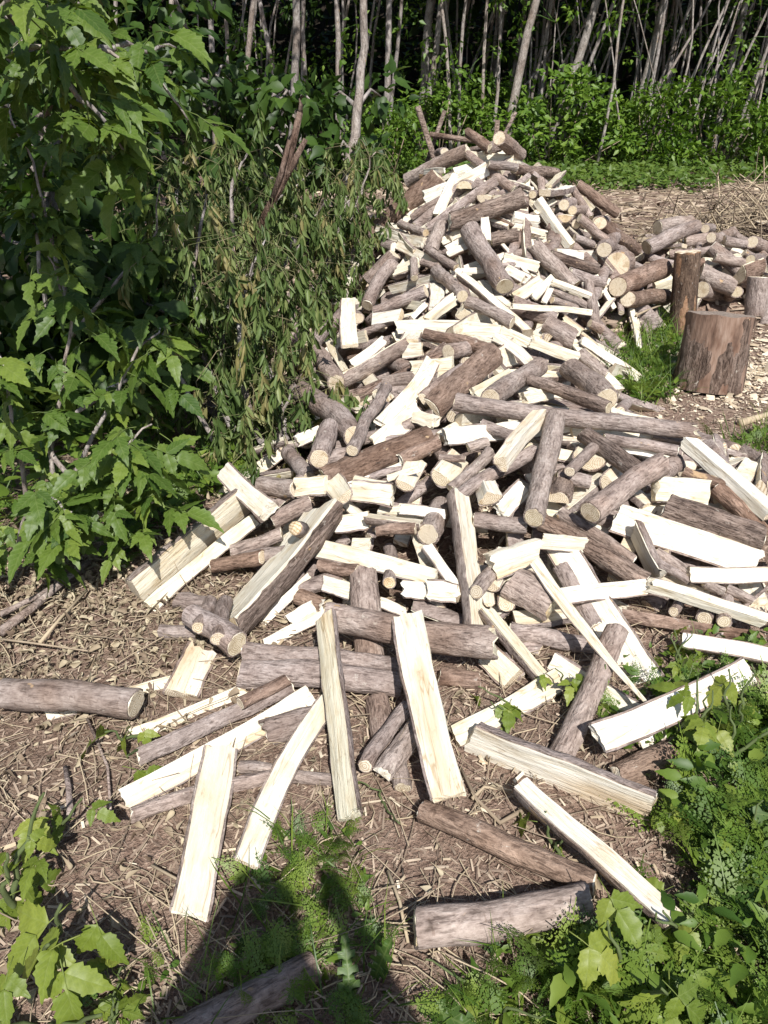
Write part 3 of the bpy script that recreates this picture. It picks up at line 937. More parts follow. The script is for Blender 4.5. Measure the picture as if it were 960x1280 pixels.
def log_meshes(kind, L, w, roll, rr, bark='bg', bow=0.0, bow2=0.0, t=0.35, jag0=0.0, jag1=0.0, taper=0.0, rough=1.0, tip=False):
    """wood body and bark shell in local space: x along the log, z towards the face given by roll"""
    seed = rr.uniform(0, 500)
    ch = section(kind, rr, t)
    cr, sr = math.cos(roll), math.sin(roll)
    # roll: bark centre turns from +z towards -y
    ch = [([(y * cr - z * sr, y * sr + z * cr) for y, z in pts], bk) for pts, bk in ch]
    ys = [y for pts, _ in ch for y, _ in pts]; zs = [z for pts, _ in ch for _, z in pts]
    bt = min(0.006, 0.07 * w) if bark != 'bd' else min(0.009, 0.09 * w)
    k = (w - (2 if kind == 'R' else 1 if kind != 'P' else 0.6) * bt) / (max(ys) - min(ys))
    oy, oz = (max(ys) + min(ys)) / 2, (max(zs) + min(zs)) / 2
    ch = [([((y - oy) * k, (z - oz) * k) for y, z in pts], bk) for pts, bk in ch]
    halfz = (max(zs) - min(zs)) / 2 * k
    size = k
    nx = max(7, min(20, int(L / 0.03)))
    bumps = [(rr.uniform(0.1, 0.9) * nx, rr.uniform(0, 14), rr.uniform(0.08, 0.22)) for _ in range(rr.choice([0, 1, 1, 2, 3]))]
    tilt0, tilt1 = rr.uniform(-0.22, 0.22), rr.uniform(-0.22, 0.22)
    tz0, tz1 = rr.uniform(-0.2, 0.2), rr.uniform(-0.2, 0.2)
    def warp(i, y, z, ci, pi):
        s = i / (nx - 1)
        tp = 1 + taper * (0.5 - s)
        if tip: tp *= 1 - 0.8 * max(0, s - 0.35) / 0.65
        # slow change of the outline along the log
        wv = 1 + 0.11 * nz(s * 2.2 + seed, 0.3, seed)
        y2, z2 = y * tp * wv, z * tp * (2 - wv)
        if kind != 'R': y2 *= 1 + 0.07 * nz(s * 7 + (3 if y > 0 else 0), seed, 21.0) + 0.035 * nz(s * 19 + (5 if y > 0 else 0), seed, 23.0)
        bx = 4 * s * (1 - s)
        x = (s - 0.5) * L
        if i == 0: x += tilt0 * y + tz0 * z + jag0 * (nz(ci * 5.1 + pi * 1.9, seed, 2.2)) * 0.9
        if i == nx - 1: x += tilt1 * y + tz1 * z + jag1 * (nz(ci * 4.7 + pi * 2.3, seed, 9.2)) * 0.9
        return x, y2 + bow * L * bx + min(0.02, 0.03 * L) * nz(s * 2.6, seed, 5.0) * (1 if kind == 'R' else 0.25), z2 + bow2 * L * bx + min(0.012, 0.02 * L) * nz(s * 2.6, seed, 8.0)
    V, F, MI = [], [], []
    BV, BF = [], []
    loop = []
    for ci, (pts, bk) in enumerate(ch):
        nP = len(pts)
        closed = kind == 'R'
        base = len(V)
        grid = []
        for i in range(nx):
            row = []
            for pi, (y, z) in enumerate(pts):
                pe = pi % (nP - 1) if closed else pi
                if not bk and 0 < pi < nP - 1:
                    # split fibres: ridges that run along the log
                    a, b = pts[max(pi - 1, 0)], pts[min(pi + 1, nP - 1)]
                    ny_, nz_ = (b[1] - a[1]), -(b[0] - a[0])
                    l = math.hypot(ny_, nz_) or 1
                    amp = size * (0.055 * nz(pe * 2.7 + seed, ci * 3.3, 1.0) + 0.075 * nz(pe * 1.4 + seed, i * 0.33, 4.0)) * rough
                    y, z = y + ny_ / l * amp, z + nz_ / l * amp
                elif bk and not closed and pi in (0, nP - 1):
                    pass
                p = warp(i, y, z, ci, pe)
                row.append(p)
            grid.append(row)
        for row in grid: V += row
        for i in range(nx - 1):
            for j in range(nP - 1):
                a = base + i * nP + j
                F += [(a, a + 1, a + nP + 1), (a, a + nP + 1, a + nP)]
                MI += [0, 0]
        loop += [(ci, j) for j in range(nP - 1)]
        if bk:
            # bark shell over this chain
            og = []
            for i in range(nx):
                row = []
                for pi, (y, z) in enumerate(pts):
                    pe = pi % (nP - 1) if closed else pi
                    qa, qb = pts[(pi - 1) if pi else (nP - 2 if closed else 0)], pts[(pi + 1) if pi < nP - 1 else (1 if closed else nP - 1)]
                    ny_, nz_ = (qb[1] - qa[1]), -(qb[0] - qa[0])
                    l = math.hypot(ny_, nz_) or 1
                    ny_, nz_ = ny_ / l, nz_ / l
                    am = bt * (1 + 0.5 * nz(pe * 1.3 + seed, i * 0.9, 7)) + size * 0.06 * nz(pe * 0.7 + seed, i * 0.55, 3) + size * 0.03 * nz(pe * 1.9 + seed, i * 1.1, 17)
                    for b0_, b1_, ba_ in bumps:
                        dj = min(abs(pe - b1_), abs(pe - b1_ + 14), abs(pe - b1_ - 14))
                        am += ba_ * size * math.exp(-((i - b0_) / 0.9) ** 2 - (dj / 0.9) ** 2)
                    if bark == 'bd': am += size * 0.05 * nz(pe * 2.9 + seed, i * 0.35, 11)
                    y2, z2 = y + ny_ * am, z + nz_ * am
                    if not closed and pi in (0, nP - 1):
                        # ragged edge of the bark
                        q = pts[1] if pi == 0 else pts[-2]
                        fr = 0.25 + 0.55 * nz(i * 0.8 + seed, pi * 2.0, 13)
                        fr = min(0.85, max(-0.05, fr))
                        y2, z2 = y2 + (q[0] - y) * fr, z2 + (q[1] - z) * fr
                    row.append(warp(i, y2, z2, ci, pe))
                og.append(row)
            # pull bark ends back a touch
            for end, nb in ((0, 1), (nx - 1, nx - 2)):
                for j in range(nP):
                    a, b = Vector(og[end][j]), Vector(og[nb][j])
                    pe = j % (nP - 1) if closed else j
                    og[end][j] = tuple(a.lerp(b, max(0.0, 0.05 + 0.16 * nz(pe * 1.7, seed, end + 0.5))))
            b0 = len(BV)
            for row in og: BV += row
            for i in range(nx - 1):
                for j in range(nP - 1):
                    a = b0 + i * nP + j
                    BF += [(a, a + 1, a + nP + 1), (a, a + nP + 1, a + nP)]
            # end rims: outer edge down to just inside the wood
            for end in (0, nx - 1):
                b1 = len(BV)
                for j in range(nP):
                    o_, i_ = Vector(og[end][j]), Vector(grid[end][j])
                    i_.x = o_.x
                    c_ = Vector((o_.x, bow * 0, 0))
                    BV.append(tuple(o_)); BV.append(tuple(i_ + (i_ - o_) * 0.3))
                for j in range(nP - 1):
                    a = b1 + j * 2
                    q = [(a, a + 1, a + 3), (a, a + 3, a + 2)]
                    BF += q if end == 0 else [(x[0], x[2], x[1]) for x in q]
            if not closed:
                for pi, s in ((0, 1), (nP - 1, -1)):
                    b1 = len(BV)
                    q = 1 if pi == 0 else nP - 2
                    for i in range(nx):
                        o_ = Vector(og[i][pi]); i_ = Vector(grid[i][pi]).lerp(Vector(grid[i][q]), 0.4)
                        BV.append(tuple(o_)); BV.append(tuple(i_ - (o_ - i_) * 0.05))
                    for i in range(nx - 1):
                        a = b1 + i * 2
                        f = [(a, a + 2, a + 3), (a, a + 3, a + 1)]
                        BF += f if s == 1 else [(x[0], x[2], x[1]) for x in f]
    # end caps
    offs, acc = [], 0
    for pts, bk in ch:
        offs.append(acc); acc += len(pts) * nx
    for end in (0, nx - 1):
        ring = [V[offs[ci] + end * len(ch[ci][0]) + j] for ci, j in loop]
        b1 = len(V)
        c = Vector((0, 0, 0))
        for p in ring: c += Vector(p)
        c /= len(ring)
        if (jag0 if end == 0 else jag1) > 0: c.x += rr.uniform(-0.4, 0.4) * (jag0 if end == 0 else jag1)
        V += ring; V.append(tuple(c))
        m = len(ring)
        jg = (jag0 if end == 0 else jag1) > 0.013
        for j in range(m):
            a, b2 = b1 + j, b1 + (j + 1) % m
            F.append((b1 + m, b2, a) if end == nx - 1 else (b1 + m, a, b2))
            MI.append(0 if jg else 1)
    body = (V, F, MI)
    return body, (BV, BF) if BV else None, halfz

PLACED = []      # axis segments already taken: (p0, p1, radius)

def seg_dist(a0, a1, b0, b1):
    """closest points of two segments"""
    u, v, w = a1 - a0, b1 - b0, a0 - b0
    a, b, c, d, e = u.dot(u), u.dot(v), v.dot(v), u.dot(w), v.dot(w)
    D = a * c - b * b
    s = 0.5 if D < 1e-8 else min(1, max(0, (b * e - c * d) / D))
    t = min(1, max(0, (b * s + e) / c)) if c > 1e-9 else 0
    s = min(1, max(0, (b * t - d) / a)) if a > 1e-9 else 0
    return (a0 + u * s), (b0 + v * t), s, t

def settle(p0, p1, rad, max_push=0.16):
    """slide a piece towards the viewer's side, off the pieces it would run through"""
    cam_p = Vector((0, 0, CAMZ))
    total = 0.0
    for _ in range(10):
        worst, wp = 0.0, None
        for q0, q1, qr in PLACED:
            if (p0 + p1 - q0 - q1).length > 1.6: continue
            A, B, s, t = seg_dist(p0, p1, q0, q1)
            need = (rad + qr) * 0.80 - (A - B).length
            if need > worst: worst, wp = need, (A, B)
        if worst < 0.004 or total > max_push: break
        step = min(worst * 0.8, 0.03)
        # lift both ends along their own lines of sight
        for nm in (0, 1):
            p = p0 if nm == 0 else p1
            d = (cam_p - p); up = Vector((0, 0, 1))
            mv = d.normalized() * 0.8 * step + up * 0.0
            if nm == 0: p0 = p + mv
            else: p1 = p + mv
        total += step
    return p0, p1

def build_piece(name, kind, p0, p1, w, roll, rr, parent=None, stuff=None, **kw):
    a = (p1 - p0)
    L = a.length
    a.normalize()
    mid = (p0 + p1) / 2
    c = Vector((0, 0, CAMZ)) - mid if kw.pop('face_cam', True) else Vector((0, 0, 1))
    c = c.normalized()
    if abs(c.dot(a)) > 0.93: c = Vector((0, 0, 1))
    c = (c - a * c.dot(a)).normalized()
    y = c.cross(a)
    mt = Matrix((a, y, c)).transposed().to_4x4()
    mt.translation = mid
    body, bark, hz = log_meshes(kind, L, w, roll, rr, **kw)
    bm = M[kw.get('bark', 'bg')]
    if stuff is not None:
        R3 = np.array(mt.to_3x3()); t3 = np.array(mid)
        v = np.array(body[0]) @ R3.T + t3
        f = np.array(body[1]); mi = np.array(body[2])
        stuff.add(v, f[mi == 0], 0.5, 0)
        stuff.add(v, f[mi == 1], 0.5, 1)
        if bark: stuff.add(np.array(bark[0]) @ R3.T + t3, np.array(bark[1]), 0.5, 2)
        return None
    V_, F_, I_ = np.array(body[0]), np.array(body[1]), np.array(body[2])
    me = mesh_np(name, V_, F_[I_ == 0], M['wood'], smooth=True)
    o = link(name, me)
    o.matrix_world = mt
    cap = F_[I_ == 1]
    if len(cap):
        for sgn in (-1, 1):      # the two sawn faces
            sel = cap[(V_[cap[:, 0], 0] * sgn) > 0]
            if len(sel):
                u, inv = np.unique(sel.ravel(), return_inverse=True)
                link('sawn_end', mesh_np('sawn_end', V_[u], inv.reshape(-1, 3), M['end'], smooth=True), o)
    if bark:
        link('bark', mesh_np('bark', bark[0], bark[1], bm, smooth=True), o)
    return o

KIND_NAME = {'R': 'round_log', 'H': 'split_log', 'Q': 'split_log', 'P': 'split_plank', 'B': 'bark_slab'}
def zone(p):
    x, y = p.x, p.y
    if x > 1.45 and y > 4.4: return 'in the log heap behind the chopping block', 'logs heaped behind the chopping block'
    if y > 4.75: return 'near the pile peak', 'firewood near the peak of the pile'
    if y > 3.35:
        if x < 0.05: return 'on the pile flank beside wilted brush', 'firewood on the flank beside the wilted brush'
        if x > 0.85: return 'on the pile flank facing the chopping block', 'firewood on the flank facing the chopping block'
        return 'midway down the pile ridge', 'firewood halfway down the pile ridge'
    if y > 2.15:
        if x < 0.1: return 'in the low heap by the wide split log', 'firewood in the low heap beside the brush'
        if x > 0.85: return 'in the low heap near the weeds', 'firewood in the low heap towards the weeds'
        return 'in the middle of the front heap', 'firewood in the middle of the low heap'
    return 'loose at the foot of the pile', 'loose firewood at the foot of the pile'

LOOK = {'R': 'round log', 'H': 'half-split log', 'Q': 'split wedge', 'P': 'pale split plank', 'B': 'curved bark slab'}
BARKW = {'bg': 'grey', 'br': 'brown', 'bd': 'furrowed', 'bw': 'pale grey'}

def auto_label(kind, p0, p1, w, bark):
    zp, grp = zone((p0 + p1) / 2)
    a = p1 - p0
    L = a.length
    size = 'long' if L > 0.40 else 'short' if L < 0.22 else ''
    thick = 'thick' if w > 0.085 else 'thin' if w < 0.05 else ''
    lay = 'lying crosswise' if abs(a.x) > 1.3 * abs(a.y) else 'end forward' if abs(a.y) > 1.3 * abs(a.x) else 'lying aslant'
    bw = '' if kind == 'P' else BARKW[bark]
    ws = [x for x in (size, thick, bw, LOOK[kind], lay, zp) if x]
    while len(' '.join(ws).replace('-', ' ').split()) > 14 and ws[0] in (size, thick): ws.pop(0)
    return ' '.join(ws), grp

def hand_piece(line, idx):
    spec, _, lab = line.partition('|')
    tok = spec.split()
    kind = tok[0]
    nums = [float(x) for x in tok[1:7]]
    opt = dict(x.split('=') for x in tok[7:])
    rr = random.Random(idx * 13 + 5)
    if kind == 'Q' and 50 <= abs(nums[5]) <= 80: nums[5] = math.copysign(100, nums[5])
    bark = 'b' + opt.get('b', 'g')
    off = float(opt.get('o', 0))
    kw = dict(bark=bark, bow=float(opt.get('bow', rr.gauss(0, 0.012))), bow2=rr.gauss(0, 0.008),
              t=float(opt.get('t', 0.32)), jag0=float(opt.get('j0', rr.choice([0.004, 0.008, 0.014, 0.022]) if kind in 'PHQ' else 0.003)), jag1=float(opt.get('j1', rr.choice([0.004, 0.008, 0.014, 0.022]) if kind in 'PHQ' else 0.003)),
              taper=float(opt.get('tp', rr.gauss(0.0, 0.07))), tip='tip' in opt, rough=float(opt.get('ro', 1)))
    if kind == 'E':
        x, y, ang, Lcm, wpx, roll = nums
        kind = opt.get('k', 'R')
        n = hit(x, y, 0.02 + off)
        w = wpx * depth_of(n) / FPX
        h = Vector((n.x, n.y, 0)).normalized()
        a = math.radians(ang)
        d = Vector((h.x * math.cos(a) + h.y * math.sin(a), h.y * math.cos(a) - h.x * math.sin(a), float(opt.get('dz', -0.12))))
        p0, p1 = n, n + d.normalized() * Lcm / 100
        p0, p1 = settle(p0, p1, w * 0.4, 0.08)
        PLACED.append((p0, p1, w * 0.42))
        o = build_piece(KIND_NAME[kind], kind, p0, p1, w, math.radians(roll), rr, **kw)
    else:
        x0, y0, x1, y1, wpx, roll = nums
        if 'Y' in opt:
            p0, p1 = at(x0, y0, float(opt['Y'])), at(x1, y1, float(opt.get('Y2', opt['Y'])))
        else:
            p0 = hit(x0, y0, 0.0); p1 = hit(x1, y1, 0.0)
        dm = (depth_of(p0) + depth_of(p1)) / 2
        w = wpx * dm / FPX
        if p0.x > 1.45 and p0.y > 4.4: w *= 0.88
        hv = w / 2 if kind == 'R' else w * 0.38 if kind in 'HQ' else w * kw['t'] * 0.55
        if 'Y' not in opt:
            p0 = hit(x0, y0, hv * 0.9 + off); p1 = hit(x1, y1, hv * 0.9 + off)
        # a steep step between the ends would stretch the piece: pull the far end in to a true length
        Lmax = float(opt.get('L', 62)) / 100
        if (p1 - p0).length > Lmax:
            far, near = (p1, p0) if depth_of(p1) > depth_of(p0) else (p0, p1)
            o_ = Vector((0, 0, CAMZ)); dd = (far - o_)
            for k in range(60):
                s = 1 - k * 0.01
                if (o_ + dd * s - near).length <= Lmax: break
            far2 = o_ + dd * s
            if far is p1: p1 = far2
            else: p0 = far2
        if 'fix' not in opt:
            p0, p1 = settle(p0, p1, hv)
        PLACED.append((p0, p1, hv))
        o = build_piece(KIND_NAME[kind], kind, p0, p1, w, math.radians(roll), rr, **kw)
    if lab.strip():
        grp = zone((p0 + p1) / 2)[1]
        tag(o, lab.strip(), 'firewood', grp)
    else:
        l2, grp = auto_label(kind, p0, p1, w, bark)
        tag(o, l2, 'firewood', grp)
    return o, (p1 - p0).length, w
